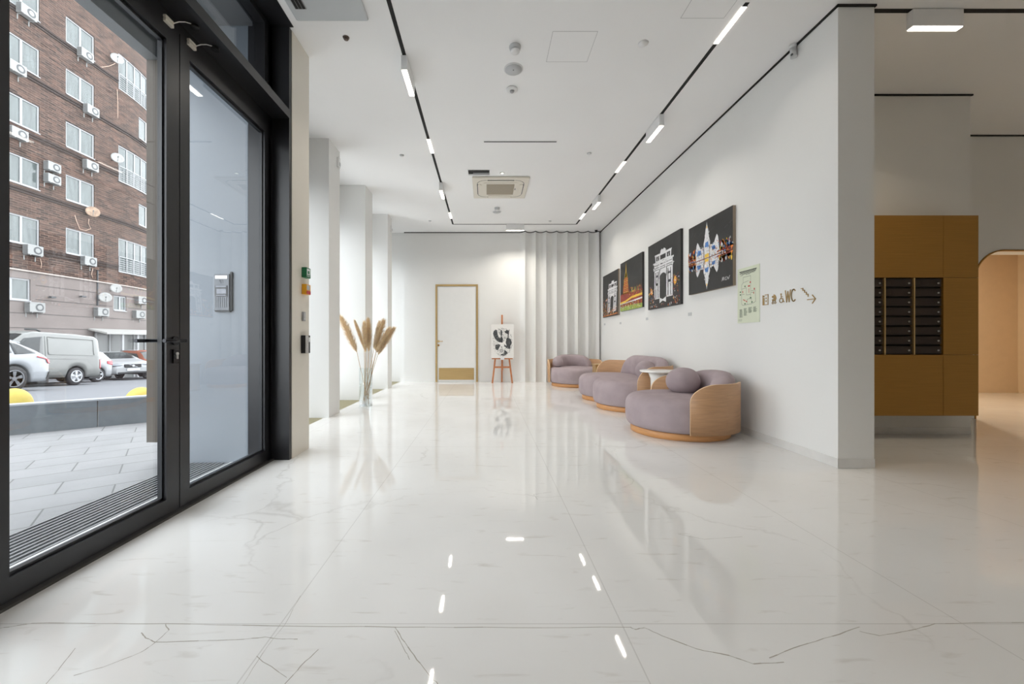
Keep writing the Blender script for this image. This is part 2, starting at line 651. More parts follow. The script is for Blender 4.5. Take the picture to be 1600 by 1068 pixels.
# close behind
bl = [bm.verts.new((x, YB + 0.3, z)) for x, z in ((0.78, 0), (XR, 0), (XR, H), (0.78, H))]
bm.faces.new(bl)
bm.faces.new([lo[-1], bl[1], bl[2], hi[-1]])
bm.faces.new([lo[0], bl[0], bl[3], hi[0]])
bm.faces.new(lo + [bl[1], bl[0]])
bm.faces.new(hi + [bl[2], bl[3]])
o = struct('wall_back_fluted', bm, M_WALL)
for e in o.data.edges:
    pass
me = o.data
import numpy as _np
for e in me.edges:
    v0, v1 = me.vertices[e.vertices[0]].co, me.vertices[e.vertices[1]].co
    if abs(v0.x - v1.x) < 1e-5 and abs(v0.y - v1.y) < 1e-5 and v0.y < YB - 0.105:
        e.use_edge_sharp = True
# black strips paint in the shade of a recess between walls and ceiling
bm = BM()
box(bm, XR - 0.012, XR + 0.001, 3.18, YB, H - 0.016, H + 0.01)
box(bm, XR - 0.012, 3.055, 3.178, 3.192, H - 0.016, H + 0.01)
box(bm, 3.04, 3.055, 3.18, 4.35, H - 0.016, H + 0.01)
struct('trim_2', bm, M_GAP)
bm = BM()
box(bm, -2.0, 0.80, YB - 0.01, YB + 0.001, H - 0.018, H + 0.01)
for (xa, ya), (xb, yb) in zip(pts, pts[1:]):
    prism(bm, [(xa, ya - 0.008, H - 0.018), (xb, yb - 0.008, H - 0.018), (xb, yb + 0.01, H - 0.018), (xa, ya + 0.01, H - 0.018)], (0, 0, 0.03))
struct('trim_3', bm, M_GAP)

# piers along the window side
bm = BM(); box(bm, -2.0, -1.65, 3.45, 3.78, 0, H)
struct('wall_pier_entrance', bm, M_BEIGE)
for i, (y0, y1) in enumerate(((5.29, 5.68), (6.88, 7.31), (8.44, 8.81))):
    bm = BM(); box(bm, XW - 0.12, -2.05, y0, y1, -0.01, H)
    o = struct('wall_pier', bm, M_WALL)
# lintels above the windows and the outer wall plane
OPEN = ((3.78, 5.29), (5.68, 6.88), (7.31, 8.44), (8.81, YB + 0.07))
bm = BM()
for a, b in OPEN:
    box(bm, XW - 0.12, XW + 0.10, a, b, 3.05, H)
struct('wall_left', bm, M_WALL)
for k, (a, b) in enumerate(OPEN):
    r = thing('window_%d' % (k + 1), '', '')
    del r['label']; del r['category']
    r['kind'] = 'structure'
    f = BM()
    box(f, XW - 0.05, XW + 0.01, a, a + 0.05, 0, 3.05)
    box(f, XW - 0.05, XW + 0.01, b - 0.05, b, 0, 3.05)
    box(f, XW - 0.05, XW + 0.01, a + 0.05, b - 0.05, 0, 0.06)
    box(f, XW - 0.05, XW + 0.01, a + 0.05, b - 0.05, 2.99, 3.05)
    fo = obj('window_frame', f, M_BLACK, r); fo['kind'] = 'structure'
    g = BM(); box(g, XW - 0.03, XW - 0.022, a + 0.05, b - 0.05, 0.06, 2.99)
    fo = obj('window_pane', g, M_GLASS, r); fo['kind'] = 'structure'

# outer facade around the entrance
M_PANEL = mat('pale_blue_grey_panel', srgb(120, 128, 137), 0.4, var=0.03, scale=1.2)
bm = BM(); box(bm, -2.69, -1.97, 3.358, 3.45, -0.02, 3.60)
struct('wall_entrance_panel', bm, M_PANEL)
bm = BM()
box(bm, -2.81, -2.69, 3.36, 3.45, 0.16, 3.60)
box(bm, -2.81, -2.0, 3.45, 3.76, 0.16, 3.60)
struct('wall_entrance_side', bm, M_CONC)
bm = BM(); box(bm, -2.74, -1.9, 3.41, 3.74, -0.02, 0.16)
struct('trim_4', bm, M_SOFF)
bm = BM(); box(bm, -2.81, -1.905, YN, 3.78, 3.60, 4.4); box(bm, -2.81, -2.70, YN, 3.36, 3.32, 3.60)
struct('wall_portico_soffit', bm, M_SOFF)

# glazed entrance: frame, post, transom and fixed light behind the camera
fr = thing('window_5', '', ''); del fr['label']; del fr['category']; fr['kind'] = 'structure'
def fpart(name, bm, m=M_BLACK, bevel=0.0):
    o = obj(name, bm, m, fr, bevel); o['kind'] = 'structure'; return o
b_ = BM()
box(b_, -1.88, -1.655, 3.41, 3.45, 0, H)             # post facing the camera
box(b_, -1.97, -1.80, 3.36, 3.45, 0, H)
box(b_, -1.87, XD, 3.30 + 0.13, 3.42, 0, H)
fpart('frame_post', b_)
b_ = BM(); box(b_, -1.87, XD - 0.002, 3.385, 3.43, 0.02, 2.86)
fpart('frame_jamb', b_)
b_ = BM()
box(b_, -1.87, -1.65, YN, 3.41, 2.863, 2.935)
fpart('transom_bar', b_)
b_ = BM(); box(b_, -1.87, XD, YN, 3.41, 2.80, 2.863)
fpart('frame_head', b_)
b_ = BM()
box(b_, -1.87, XD, YN, 3.41, 2.935, 3.02)
box(b_, -1.90, XD, YN, 3.41, 3.585, H - .007)
box(b_, -1.90, XD, 3.30, 3.41, 2.935, 3.585)
box(b_, -1.90, -1.618, YN, 3.41, H - .006, H)
box(b_, -1.87, XD, 0.2, 0.32, 2.935, 3.585)
fpart('transom_frame', b_)
b_ = BM(); box(b_, -1.885, -1.877, 0.32, 3.30, 3.02, 3.585)
fpart('transom_pane', b_, M_GLASS)
b_ = BM()
box(b_, -1.87, XD, 0.2, 0.37, 0, 2.80)
box(b_, -1.87, XD, 1.25, 1.383, 0, 2.80)
box(b_, -1.87, XD, 0.37, 1.25, 0, 0.1)
fpart('fixed_light_frame', b_)
b_ = BM(); box(b_, -1.84, -1.832, 0.37, 1.25, 0.1, 2.80); fpart('fixed_light_pane', b_, M_GLASS)
b_ = BM(); box(b_, -1.99, -1.78, YN, 3.42, -0.05, 0.012)
fpart('threshold', b_, mat('dark_threshold', srgb(66, 64, 62), 0.5))


def leaf(n, y0, y1, hinge_far):
    d = thing('door_%d' % n, '', ''); del d['label']; del d['category']; d['kind'] = 'structure'
    def p(name, bm, m=M_BLACK, bevel=0.0, parent=None):
        o = obj(name, bm, m, parent or d, bevel); o['kind'] = 'structure'; return o
    st0, st1 = 0.145 if hinge_far is False else 0.078, 0.145 if hinge_far is False else 0.085
    if not hinge_far:
        st0, st1 = 0.148, 0.096
    b = BM()
    box(b, -1.845, XD, y0, y0 + st0, 0.02, 2.80)
    box(b, -1.845, XD, y1 - st1, y1, 0.02, 2.80)
    box(b, -1.845, XD, y0 + st0, y1 - st1, 0.02, 0.105)
    box(b, -1.845, XD, y0 + st0, y1 - st1, 2.70, 2.80)
    p('door_frame', b)
    b = BM()
    for (a, c, e, f_) in ((y0 + st0, y0 + st0 + 0.010, 0.105, 2.70), (y1 - st1 - 0.010, y1 - st1, 0.105, 2.70)):
        box(b, -1.843, -1.818, a, c, e, f_)
    box(b, -1.843, -1.818, y0 + st0, y1 - st1, 0.105, 0.118)
    box(b, -1.843, -1.818, y0 + st0, y1 - st1, 2.685, 2.70)
    p('glazing_bead', b, mat('grey_bead', srgb(34, 36, 40), 0.35))
    b = BM(); box(b, -1.838, -1.832, y0 + st0 + 0.01, y1 - st1 - 0.01, 0.11, 2.69)
    p('door_pane', b, M_GLASS)
    return d, p

d6, p6 = leaf(1, 1.386, 2.382, False)
d7, p7 = leaf(2, 2.388, 3.385, True)
# lever handles on both faces, lock
for sx, nm in ((1, 'inner'), (-1, 'outer')):
    b = BM()
    xf = XD if sx > 0 else -1.845
    cyl(b, (xf, 2.345, 1.0), (xf + sx * 0.012, 2.345, 1.0), 0.026)
    cyl(b, (xf, 2.345, 1.0), (xf + sx * 0.055, 2.345, 1.0), 0.010)
    yl = (2.345 + 0.028, 2.345 - 0.125) if sx > 0 else (2.36, 2.20)
    cyl(b, (xf + sx * 0.055, 2.345 + 0.012, 1.0), (xf + sx * 0.055, 2.20, 1.0), 0.010)
    hd = p6('door_handle', b, mat('satin_black_metal', (0.03, 0.03, 0.035), 0.25, metal=0.6))
b = BM()
box(b, XD, XD + 0.012, 2.325, 2.365, 0.87, 0.95)
lk = p6('lock_plate', b, mat('satin_black_metal', (0.03, 0.03, 0.035), 0.25))
b = BM()
cyl(b, (XD + 0.012, 2.345, 0.925), (XD + 0.02, 2.345, 0.925), 0.0095)
box(b, XD + 0.012, XD + 0.02, 2.340, 2.350, 0.895, 0.92)
p6('lock_cylinder', b, M_STEEL, parent=lk)

# rear and corridor walls
bm = BM(); box(bm, -2.9, XE + 0.3, YN - 0.3, YN, 0, H)
struct('wall_front', bm, M_WALL)
bm = BM(); box(bm, -2.0, -1.66, YN, 0.2, 0, H)
struct('wall_left_near', bm, M_WALL)
bm = BM(); box(bm, XE, XE + 0.3, YN, 5.21, 0, H)
struct('wall_corridor_right', bm, M_WALL)
bm = BM(); box(bm, 3.045, 5.18, 4.35, 5.5, 0, H)
struct('wall_corridor', bm, M_WALL)
bm = BM()
box(bm, 3.045, 5.182, 4.346, 4.35, 0.001, 0.075)
struct('baseboard_corridor', bm, M_SKIRT)
# wall with the arched opening
ax0, azt, ar = 6.256, 2.165, 0.374
ax1 = 8.3
arc = [(ax0, 0.0)]
for i in range(13):
    t = PI - PI / 2 * i / 12
    arc.append((ax0 + ar + ar * math.cos(t), azt - ar + ar * math.sin(t)))
for i in range(13):
    t = PI / 2 - PI / 2 * i / 12
    arc.append((ax1 - ar + ar * math.cos(t), azt - ar + ar * math.sin(t)))
arc.append((ax1, 0.0))
bm = BM()
poly = [(5.18, 0)] + arc + [(XE, 0), (XE, H), (5.18, H)]
prism(bm, [(x, 5.21, z) for x, z in poly], (0, 0.31, 0))
struct('wall_arch', bm, M_WALL)
bm = BM()
inn = [(x, z) for x, z in arc]
def offs(p, d):
    cx, cz = (ax0 + ax1) / 2, 0.8
    x, z = p
    return (x + (d if x < cx else -d) * (1 if z < azt - ar + 0.01 else abs(x - cx) / (cx - ax0)), z - d * max(0, (z - (azt - ar)) / ar))
A = [(x, 5.20, z) for x, z in arc]
Bq = [(offs(p, 0.014)[0], 5.20, offs(p, 0.014)[1]) for p in arc]
for i in range(len(arc) - 1):
    prism(bm, [A[i], A[i + 1], Bq[i + 1], Bq[i]], (0, 0.05, 0))
struct('trim_5', bm, M_BRASSD)
# warm room beyond the arch
M_SAND = mat('sand_coloured_wall', srgb(212, 192, 164), 0.7, var=0.02)
bm = BM(); box(bm, 4.9, 10.4, 7.8, 8.0, 0, 3.0)
struct('wall_inner_back', bm, M_SAND)
bm = BM(); box(bm, 4.9, 10.4, 7.79, 7.8, 0.001, 0.03)
struct('baseboard_inner', bm, M_SAND)
bm = BM(); box(bm, 4.9, 5.0, 5.52, 7.8, 0, 3.0)
struct('wall_inner_left', bm, M_SAND)
bm = BM(); box(bm, 10.2, 10.4, 5.52, 7.8, 0, 3.0)
struct('wall_inner_right', bm, M_SAND)
bm = BM(); box(bm, 4.9, 10.4, 5.46, 8.0, 3.0, 3.1)
struct('ceiling_inner', bm, M_SAND)
bm = BM(); box(bm, XE, 10.4, 5.3, 5.52, 0, 3.0)
struct('wall_inner_front', bm, M_SAND)
# black strips painting the same recess shade above the corridor walls
bm = BM()
box(bm, 3.05, 5.20, 4.338, 4.352, H - 0.016, H + 0.01)
box(bm, 5.178, 5.19, 4.34, 5.21, H - 0.016, H + 0.01)
box(bm, 5.18, XE, 5.198, 5.212, H - 0.016, H + 0.01)
struct('trim_6', bm, M_GAP)

# technical door in the far wall
d8 = thing('door_3', '', ''); del d8['label']; del d8['category']; d8['kind'] = 'structure'
def dp(name, b, m, parent=None):
    o = obj(name, b, m, parent or d8); o['kind'] = 'structure'; return o
X0, X1, ZT = -1.235, -0.205, 2.365
b = BM()
box(b, X0, X0 + 0.045, YB - 0.02, YB, 0, ZT)
box(b, X1 - 0.045, X1, YB - 0.02, YB, 0, ZT)
box(b, X0 + 0.045, X1 - 0.045, YB - 0.02, YB, ZT - 0.045, ZT)
dp('door_frame', b, M_BRASS)
b = BM(); box(b, X0 + 0.052, X1 - 0.052, YB - 0.008, YB, 0.012, ZT - 0.052)
dp('door_panel', b, M_DOORW)
b = BM(); box(b, -1.155, -0.30, YB - 0.014, YB - 0.008, 0.055, 0.34)
dp('kick_plate', b, M_BRASS)
b = BM()
cyl(b, (-1.16, YB - 0.008, 0.985), (-1.16, YB - 0.018, 0.985), 0.026)
cyl(b, (-1.16, YB - 0.01, 0.985), (-1.16, YB - 0.06, 0.985), 0.009)
cyl(b, (-1.168, YB - 0.06, 0.985), (-1.05, YB - 0.06, 0.985), 0.009)
dp('door_handle', b, M_BRASS)
b = BM(); cyl(b, (-1.16, YB - 0.008, 0.89), (-1.16, YB - 0.02, 0.89), 0.024)
dp('lock_rose', b, M_BRASSD)

# ================================================================== LIGHT TRACKS
XL_, XRt, YT = -0.757, 2.033, 9.19
b = BM()
box(b, XL_ - 0.017, XL_ + 0.017, -2.0, YT, H - 0.003, H)
box(b, XRt - 0.017, XRt + 0.017, 3.165, YT, H - 0.003, H)
box(b, XL_, XRt, YT - 0.017, YT + 0.017, H - 0.003, H)
tag(obj('light_track', b, M_GAP), 'black recessed track running in a loop around the lobby ceiling', 'light track')
b = BM(); box(b, 3.06, XE, 3.225, 3.265, H - 0.003, H)
tag(obj('light_track', b, M_GAP), 'straight black track on the darker ceiling above the brass letterboxes', 'light track')


def pendant(loc, along, label, power=None, col=None, gname='box lamps on the ceiling tracks'):
    """white box lamp hanging just under the track"""
    t = thing('box_lamp', label, 'ceiling lamp', loc, 0 if along == 'y' else PI / 2, gname)
    b = BM(); box(b, -0.028, 0.028, -0.2, 0.2, -0.14, -0.006)
    obj('housing', b, M_WHITEP, t, 0.002)
    b = BM(); box(b, -0.024, 0.024, -0.196, 0.196, -0.146, -0.140)
    obj('diffuser', b, M_LAMP, t)
    area('lamp_light', (loc[0], loc[1], H - 0.150), 0.045, 0.39, LAMP_W if power is None else power, col or LAMP_COL, (0, 0, 0 if along == 'y' else PI / 2), 2.3)
    return t


def flush(loc, label, power=None, col=None):
    t = thing('recessed_lamp', label, 'ceiling lamp', loc, 0, 'flush lamps in the ceiling tracks')
    b = BM(); box(b, -0.019, 0.019, -0.2, 0.2, -0.006, -0.003)
    obj('diffuser', b, M_LAMP, t)
    b = BM(); box(b, -0.021, 0.021, -0.206, -0.2, -0.007, -0.002); obj('end_cap', b, M_GREYP, t)
    b = BM(); box(b, -0.021, 0.021, 0.2, 0.206, -0.007, -0.002); obj('end_cap', b, M_GREYP, t)
    area('lamp_light', (loc[0], loc[1], H - 0.010), 0.035, 0.39, LAMP_W if power is None else power, col or LAMP_COL, spread=2.3)
    return t


pendant((XL_, 3.94, H), 'y', 'white box lamp hanging from the left track, nearest the glass entrance')
flush((XL_, 5.50, H), 'lit strip flush in the left track, between its two hanging box lamps')
pendant((XL_, 6.94, H), 'y', 'small white box lamp hanging from the left track beyond the flush strip')
flush((XL_, 8.54, H), 'lit strip flush in the left track, at its far corner', 7.0)
flush((XRt, 3.40, H), 'large lit strip flush at the near end of the right track', 2.4)
pendant((XRt, 4.91, H), 'y', 'white box lamp hanging from the right track, the nearer one there')
flush((XRt, 6.16, H), 'lit strip flush midway along the right track, between two hanging box lamps', 3.4)
pendant((XRt, 7.52, H), 'y', 'white box lamp hanging from the right track, the farther one there')
flush((XRt, 8.60, H), 'lit strip flush in the right track, at its far corner', 7.0)
pendant((0.65, YT, H), 'x', 'white box lamp set crosswise on the track before the far wall', power=14.0)
pendant((3.58, 3.245, H), 'x', 'white box lamp on the darker ceiling above the brass letterboxes', power=8.0, col=WARM)
flush((5.4, -2.2, H), 'unseen warm strip added to brighten the letterbox corridor', 7.0, WARM)  # unseen lamp added to warm and brighten the corridor
flush((2.6, -3.2, H), 'unseen warm strip added behind the camera to light the near wall end', 12.0, WARM)  # unseen fill lamp added behind the camera for the right wall's end face
# lamps of the same track behind the camera
flush((XL_, 1.2, H), 'lit strip flush in the left track close above the entrance doors')

# ================================================================== CEILING FITTINGS
def disc(bm, c, r, h, n=28, mi=0):
    cyl(bm, (c[0], c[1], c[2]), (c[0], c[1], c[2] - h), r, n=n, mi=mi)

t = thing('smoke_detector', 'white smoke detector on the ceiling, nearest of the row of three round fittings', 'smoke detector', (0.256, 3.64, H))
b = BM(); lathe(b, [(0.052, 0), (0.052, -0.012), (0.046, -0.03)]); obj('base', b, M_LGREYP, t)
b = BM(); lathe(b, [(0.036, -0.03), (0.036, -0.036)]); obj('vent_ring', b, M_ACD, t)
b = BM(); lathe(b, [(0.042, -0.036), (0.04, -0.05), (0.02, -0.058)]); obj('cover', b, M_WHITEP, t)
t = thing('ceiling_speaker', 'flat grey round ceiling speaker with a dark dot in its centre', 'speaker', (0.262, 3.94, H))
b = BM(); lathe(b, [(0.092, 0), (0.090, -0.008)], n=40); obj('rim', b, M_WHITEP, t)
b = BM(); lathe(b, [(0.082, -0.008), (0.082, -0.011)], n=40); obj('grille', b, M_LGREYP, t)
b = BM(); lathe(b, [(0.006, -0.011), (0.005, -0.013)], n=12); obj('screw', b, M_ACD, t)
t = thing('motion_sensor', 'white round motion sensor on the ceiling with a small grey dome', 'sensor', (0.268, 4.25, H))
b = BM(); lathe(b, [(0.05, 0), (0.058, -0.006), (0.058, -0.018), (0.05, -0.024)]); obj('base', b, M_WHITEP, t)
b = BM(); lathe(b, [(0.024, -0.024), (0.022, -0.034), (0.012, -0.042)]); obj('lens', b, M_GREYP, t)
t = thing('smoke_detector', 'small white smoke detector beyond the ceiling cassette', 'smoke detector', (0.213, 8.04, H))
b = BM(); lathe(b, [(0.052, 0), (0.052, -0.015), (0.046, -0.045)]); obj('base', b, M_LGREYP, t)
b = BM(); lathe(b, [(0.04, -0.045), (0.038, -0.058)]); obj('cover', b, M_WHITEP, t)
t = thing('ceiling_speaker', 'flat pale round speaker farthest along the ceiling, near the far wall', 'speaker', (0.213, 8.30, H))
b = BM(); lathe(b, [(0.092, 0), (0.090, -0.008)], n=40); obj('rim', b, M_WHITEP, t)
b = BM(); lathe(b, [(0.08, -0.008), (0.08, -0.012)], n=40); obj('grille', b, M_LGREYP, t)

M_BRONZE = mat('bronze_metal', srgb(96, 84, 76), 0.4, metal=0.5)
for (x, y, lab, m, r_) in (
    (-1.219, 3.53, 'small dark bronze sprinkler in the ceiling near the entrance corner', M_BRONZE, 0.026),
    (-1.20, 5.77, 'small white sprinkler cap left of the left track, beside the second white pier', M_WHITEP, 0.03),
    (1.445, 5.71, 'small white sprinkler cap between the slot diffuser and the right track', M_WHITEP, 0.03),
    (-1.24, 8.93, 'tiny white sprinkler cap in the far left part of the ceiling', M_WHITEP, 0.03),
    (1.40, 8.94, 'tiny white sprinkler cap in the far right part of the ceiling', M_WHITEP, 0.03)):
    t = thing('sprinkler', lab, 'sprinkler', (x, y, H), 0, 'fire sprinklers in the ceiling')
    b = BM(); lathe(b, [(r_ * 1.1, 0), (r_, -0.008)], n=20); obj('rim', b, M_LGREYP if m is M_WHITEP else m, t)
    b = BM(); lathe(b, [(r_ * 0.7, -0.008), (r_ * 0.75, -0.02), (r_ * 0.4, -0.026)], n=20); obj('cap', b, m, t)
t = thing('indicator_light', 'tiny lit indicator beside the dark square vent of the ceiling', 'light', (0.249, 6.38, H))
b = BM(); lathe(b, [(0.034, 0), (0.03, -0.006)], n=20); obj('rim', b, M_GREYP, t)
b = BM(); lathe(b, [(0.024, -0.006), (0.018, -0.014)], n=20); obj('lens', b, mat('lit_lens', (0.9, 0.9, 0.8), 0.4, emit=(1, 0.97, 0.8), estr=1.5), t)
b = BM(); lathe(b, [(0.045, 0), (0.043, -0.006)], n=28)
tag(obj('blanking_disc', b, M_WHITEP), 'plain white round disc between the two ceiling hatches', 'ceiling disc').location = (1.39, 3.6, H)

def hatch(x0, x1, y0, y1, lab):
    t = thing('access_hatch', lab, 'ceiling hatch', (x0, y0, H), 0, 'access hatches in the ceiling')
    b = BM()
    w_ = 0.0025
    X, Y = x1 - x0, y1 - y0
    for q in ((0, X, 0, w_), (0, X, Y - w_, Y), (0, w_, 0, Y), (X - w_, X, 0, Y)):
        box(b, q[0], q[1], q[2], q[3], -0.0012, 0.004)
    obj('joint', b, M_GREYP, t)
    b = BM(); box(b, w_, X - w_, w_, Y - w_, -0.001, 0.004)
    obj('hatch_panel', b, M_CEIL, t)
hatch(0.565, 0.95, 3.46, 3.84, 'square flush ceiling hatch with faint edges, right of the round speaker')
hatch(1.585, 1.94, 2.95, 3.32, 'square flush ceiling hatch beside the near end of the right track')
t = thing('slot_diffuser', 'long thin dark slot diffuser crosswise in the middle of the ceiling', 'air vent', (0.4475, 5.376, H))
b = BM(); box(b, -0.485, 0.485, -0.02, 0.02, -0.003, 0.004); obj('frame', b, M_WHITEP, t)
b = BM(); box(b, -0.48, 0.48, -0.011, 0.011, -0.005, -0.002); obj('slot', b, M_ACD, t)

t = thing('square_vent', 'small rectangular open vent with a dark inside, by the ceiling cassette', 'air vent', (-0.1175, 6.355, H))
b = BM()
X, Y = 0.165, 0.095
for q in ((-X - .012, X + .012, -Y - .012, -Y), (-X - .012, X + .012, Y, Y + .012), (-X - .012, -X, -Y, Y), (X, X + .012, -Y, Y)):
    box(b, q[0], q[1], q[2], q[3], -0.006, 0.002)
obj('frame', b, M_WHITEP, t)
b = BM(); box(b, -X, X, -Y, Y, -0.0015, 0.002); obj('opening', b, M_GAP, t)
b = BM()
box(b, -X * 0.55, X, 0.02, 0.035, -0.005, -0.002); box(b, -X, X, 0.062, 0.085, -0.004, -0.002)
obj('louvre', b, M_LGREYP, t)


def cassette(loc, sx, sy, lab, grille_m, body_m):
    t = thing('ceiling_cassette', lab, 'air conditioner', loc, 0, None)
    b = BM(); box(b, -sx, sx, -sy, sy, -0.035, -0.001); obj('panel', b, body_m, t, 0.012)
    def rr(hx, hy, r, n=6):
        out = []
        for (cx, cy, a0) in ((hx - r, hy - r, 0), (-hx + r, hy - r, PI / 2), (-hx + r, -hy + r, PI), (hx - r, -hy + r, 1.5 * PI)):
            for i in range(n + 1):
                a = a0 + PI / 2 * i / n
                out.append((cx + r * math.cos(a), cy + r * math.sin(a)))
        return out
    b = BM()
    o_ = rr(sx * 0.84, sy * 0.84, 0.16); i_ = rr(sx * 0.84 - 0.008, sy * 0.84 - 0.008, 0.155)
    for k in range(len(o_)):
        if (k % 7) == 6:
            continue
        j = (k + 1) % len(o_)
        prism(b, [(o_[k][0], o_[k][1], -0.036), (o_[j][0], o_[j][1], -0.036), (i_[j][0], i_[j][1], -0.036), (i_[k][0], i_[k][1], -0.036)], (0, 0, 0.002))
    obj('panel_seam', b, M_ACD, t)
    b = BM(); prism(b, [(x, y, -0.042) for x, y in rr(sx * 0.60, sy * 0.60, 0.03)], (0, 0, 0.007)); obj('intake_frame', b, body_m, t)
    b = BM(); box(b, -sx * 0.5, sx * 0.5, -sy * 0.5, sy * 0.5, -0.046, -0.042)
    obj('intake_grille', b, grille_m, t)
    for dx, dy in ((0, 1), (0, -1), (1, 0), (-1, 0)):
        b = BM()
        if dx == 0:
            cy = dy * sy * 0.745
            prism(b, [(x * 1.0, y + cy, -0.044) for x, y in rr(sx * 0.46, 0.032, 0.03)], (0, 0, 0.010))
        else:
            cx = dx * sx * 0.745
            prism(b, [(x + cx, y, -0.044) for x, y in rr(0.032, sy * 0.46, 0.03)], (0, 0, 0.010))
        v = obj('louvre', b, body_m, t)
        b = BM()
        if dx == 0:
            cy = dy * (sy * 0.745 + 0.036)
            box(b, -sx * 0.47, sx * 0.47, cy - 0.010, cy + 0.010, -0.0395, -0.034)
        else:
            cx = dx * (sx * 0.745 + 0.036)
            box(b, cx - 0.010, cx + 0.010, -sy * 0.47, sy * 0.47, -0.039, -0.034)
        obj('louvre_gap', b, M_ACD, v)
    b = BM(); box(b, sx * 0.53, sx * 0.56, -0.05, 0.02, -0.044, -0.038); obj('receiver_window', b, M_ACD, t)
    return t

M_CAS = mat('ivory_plastic', srgb(222, 216, 204), 0.5, var=0.01)
M_CASG = mat('taupe_grille', srgb(158, 148, 132), 0.7, var=0.05, scale=60)
cassette((0.235, 6.97, H), 0.465, 0.465, 'ivory square air conditioner cassette in the middle of the far ceiling', M_CASG, M_CAS)
t = thing('ceiling_cassette', 'grey ceiling air unit with a black louvre, above the entrance', 'air conditioner', (-1.255, 2.98, H))
M_CASW = mat('pale_grey_plastic', srgb(196, 200, 202), 0.5, var=0.01)
b = BM(); box(b, -0.295, 0.295, -0.34, 0.34, -0.03, -0.001); obj('panel', b, M_CASW, t, 0.014)
b = BM(); box(b, -0.245, -0.155, -0.30, 0.21, -0.034, -0.030); obj('louvre_frame', b, M_GREYP, t)
b = BM()
for i in range(3):
    box(b, -0.238 + i * 0.027, -0.238 + i * 0.027 + 0.022, -0.293, 0.203, -0.037, -0.034)
obj('louvre', b, M_GAP, t)
b = BM()
for i in range(18):
    for j in range(4):
        box(b, -0.09 + i * 0.016, -0.082 + i * 0.016, -0.16 + j * 0.016, -0.152 + j * 0.016, -0.0315, -0.0295)
obj('intake_holes', b, M_GAP, t)

# cameras
t = thing('security_camera', 'white bullet camera high on the right wall under the ceiling', 'camera', (XR, 3.62, H))
b = BM(); cyl(b, (-0.03, 0, -0.002), (-0.03, 0, -0.03), 0.028); obj('mount', b, M_WHITEP, t)
b = BM(); cyl(b, (-0.03, 0.0, -0.03), (-0.03, -0.01, -0.115), 0.024, 0.026); obj('camera_body', b, M_LGREYP, t)
b = BM(); cyl(b, (-0.03, -0.008, -0.10), (-0.055, -0.02, -0.10), 0.010); obj('lens', b, M_ACD, t)
t = thing('dome_camera', 'tiny black dome camera at the far right corner of the ceiling', 'camera', (2.60, 9.62, H))
b = BM(); lathe(b, [(0.045, 0), (0.045, -0.02)], n=20); obj('base', b, M_WHITEP, t)
b = BM(); lathe(b, [(0.035, -0.02), (0.033, -0.04), (0.018, -0.055)], n=20); obj('dome', b, M_RUB, t)
for (y, z, lab) in ((5.60, 3.45, 'small white wall sensor high on the nearest free-standing white pier'), (8.72, 3.40, 'small white wall sensor high on the farthest white pier')):
    t = thing('wall_sensor', lab, 'sensor', (-2.05, y, z))
    b = BM(); box(b, 0, 0.03, -0.03, 0.03, -0.07, 0.07); obj('casing', b, M_WHITEP, t, 0.005)
    b = BM(); box(b, 0.03, 0.036, -0.018, 0.018, -0.045, 0.0); obj('lens', b, M_LGREYP, t)

# ================================================================== SEATING
def outline(kind, r, d, n=72):
    """plan points with the centre of the circle each belongs to"""
    pts = []
    if kind == 'round':
        for i in range(n):
            a = 2 * PI * i / n
            pts.append((r * math.cos(a), r * math.sin(a), 0.0, 0.0))
        return pts
    # two lobes side by side along y, straight back
    xi = -math.sqrt(r * r - d * d)
    ai = math.asin(d / r)
    N = n // 2
    a0, a1 = PI + ai * -1 + 0.10, 0.0
    # right lobe (centre y=+d): from the front notch round to the back
    for i in range(N + 1):
        a = (PI + ai - 0.12) + (0.0 - (PI + ai - 0.12)) * i / N
        pts.append((r * math.cos(a), d + r * math.sin(a), 0.0, d))
    for i in range(1, 8):
        y = d - 2 * d * i / 8
        pts.append((r, y, 0.0, y))
    for i in range(N + 1):
        a = 0.0 + (-(PI + ai - 0.12)) * i / N
        pts.append((r * math.cos(a), -d + r * math.sin(a), 0.0, -d))
    return pts


def loft(bm, ol, prof, mi=0, off=(0, 0)):
    """prof: list of (scale, z); scale shrinks every point towards its own centre"""
    rings = []
    for k, z in prof:
        rings.append([bm.verts.new((cx + (x - cx) * k, cy + (y - cy) * k, z)) for x, y, cx, cy in ol])
    n = len(ol)
    for a, b in zip(rings, rings[1:]):
        for i in range(n):
            f = bm.faces.new((a[i], a[(i + 1) % n], b[(i + 1) % n], b[i]))
            f.smooth = True
            f.material_index = mi
    for R_ in (rings[0], rings[-1]):
        f = bm.faces.new(R_)
        f.material_index = mi
    return bm


def superprof(z0, z1, e, kb, kt, n=16):
    out = []
    zm, hz = (z0 + z1) / 2, (z1 - z0) / 2
    for i in range(n + 1):
        a = -PI / 2 + PI * i / n
        s, c = math.sin(a), math.cos(a)
        z = zm + hz * (abs(s) ** e) * (1 if s > 0 else -1)
        lim = kt if s > 0 else kb
        out.append((lim + (1 - lim) * (abs(c) ** e), z))
    return out


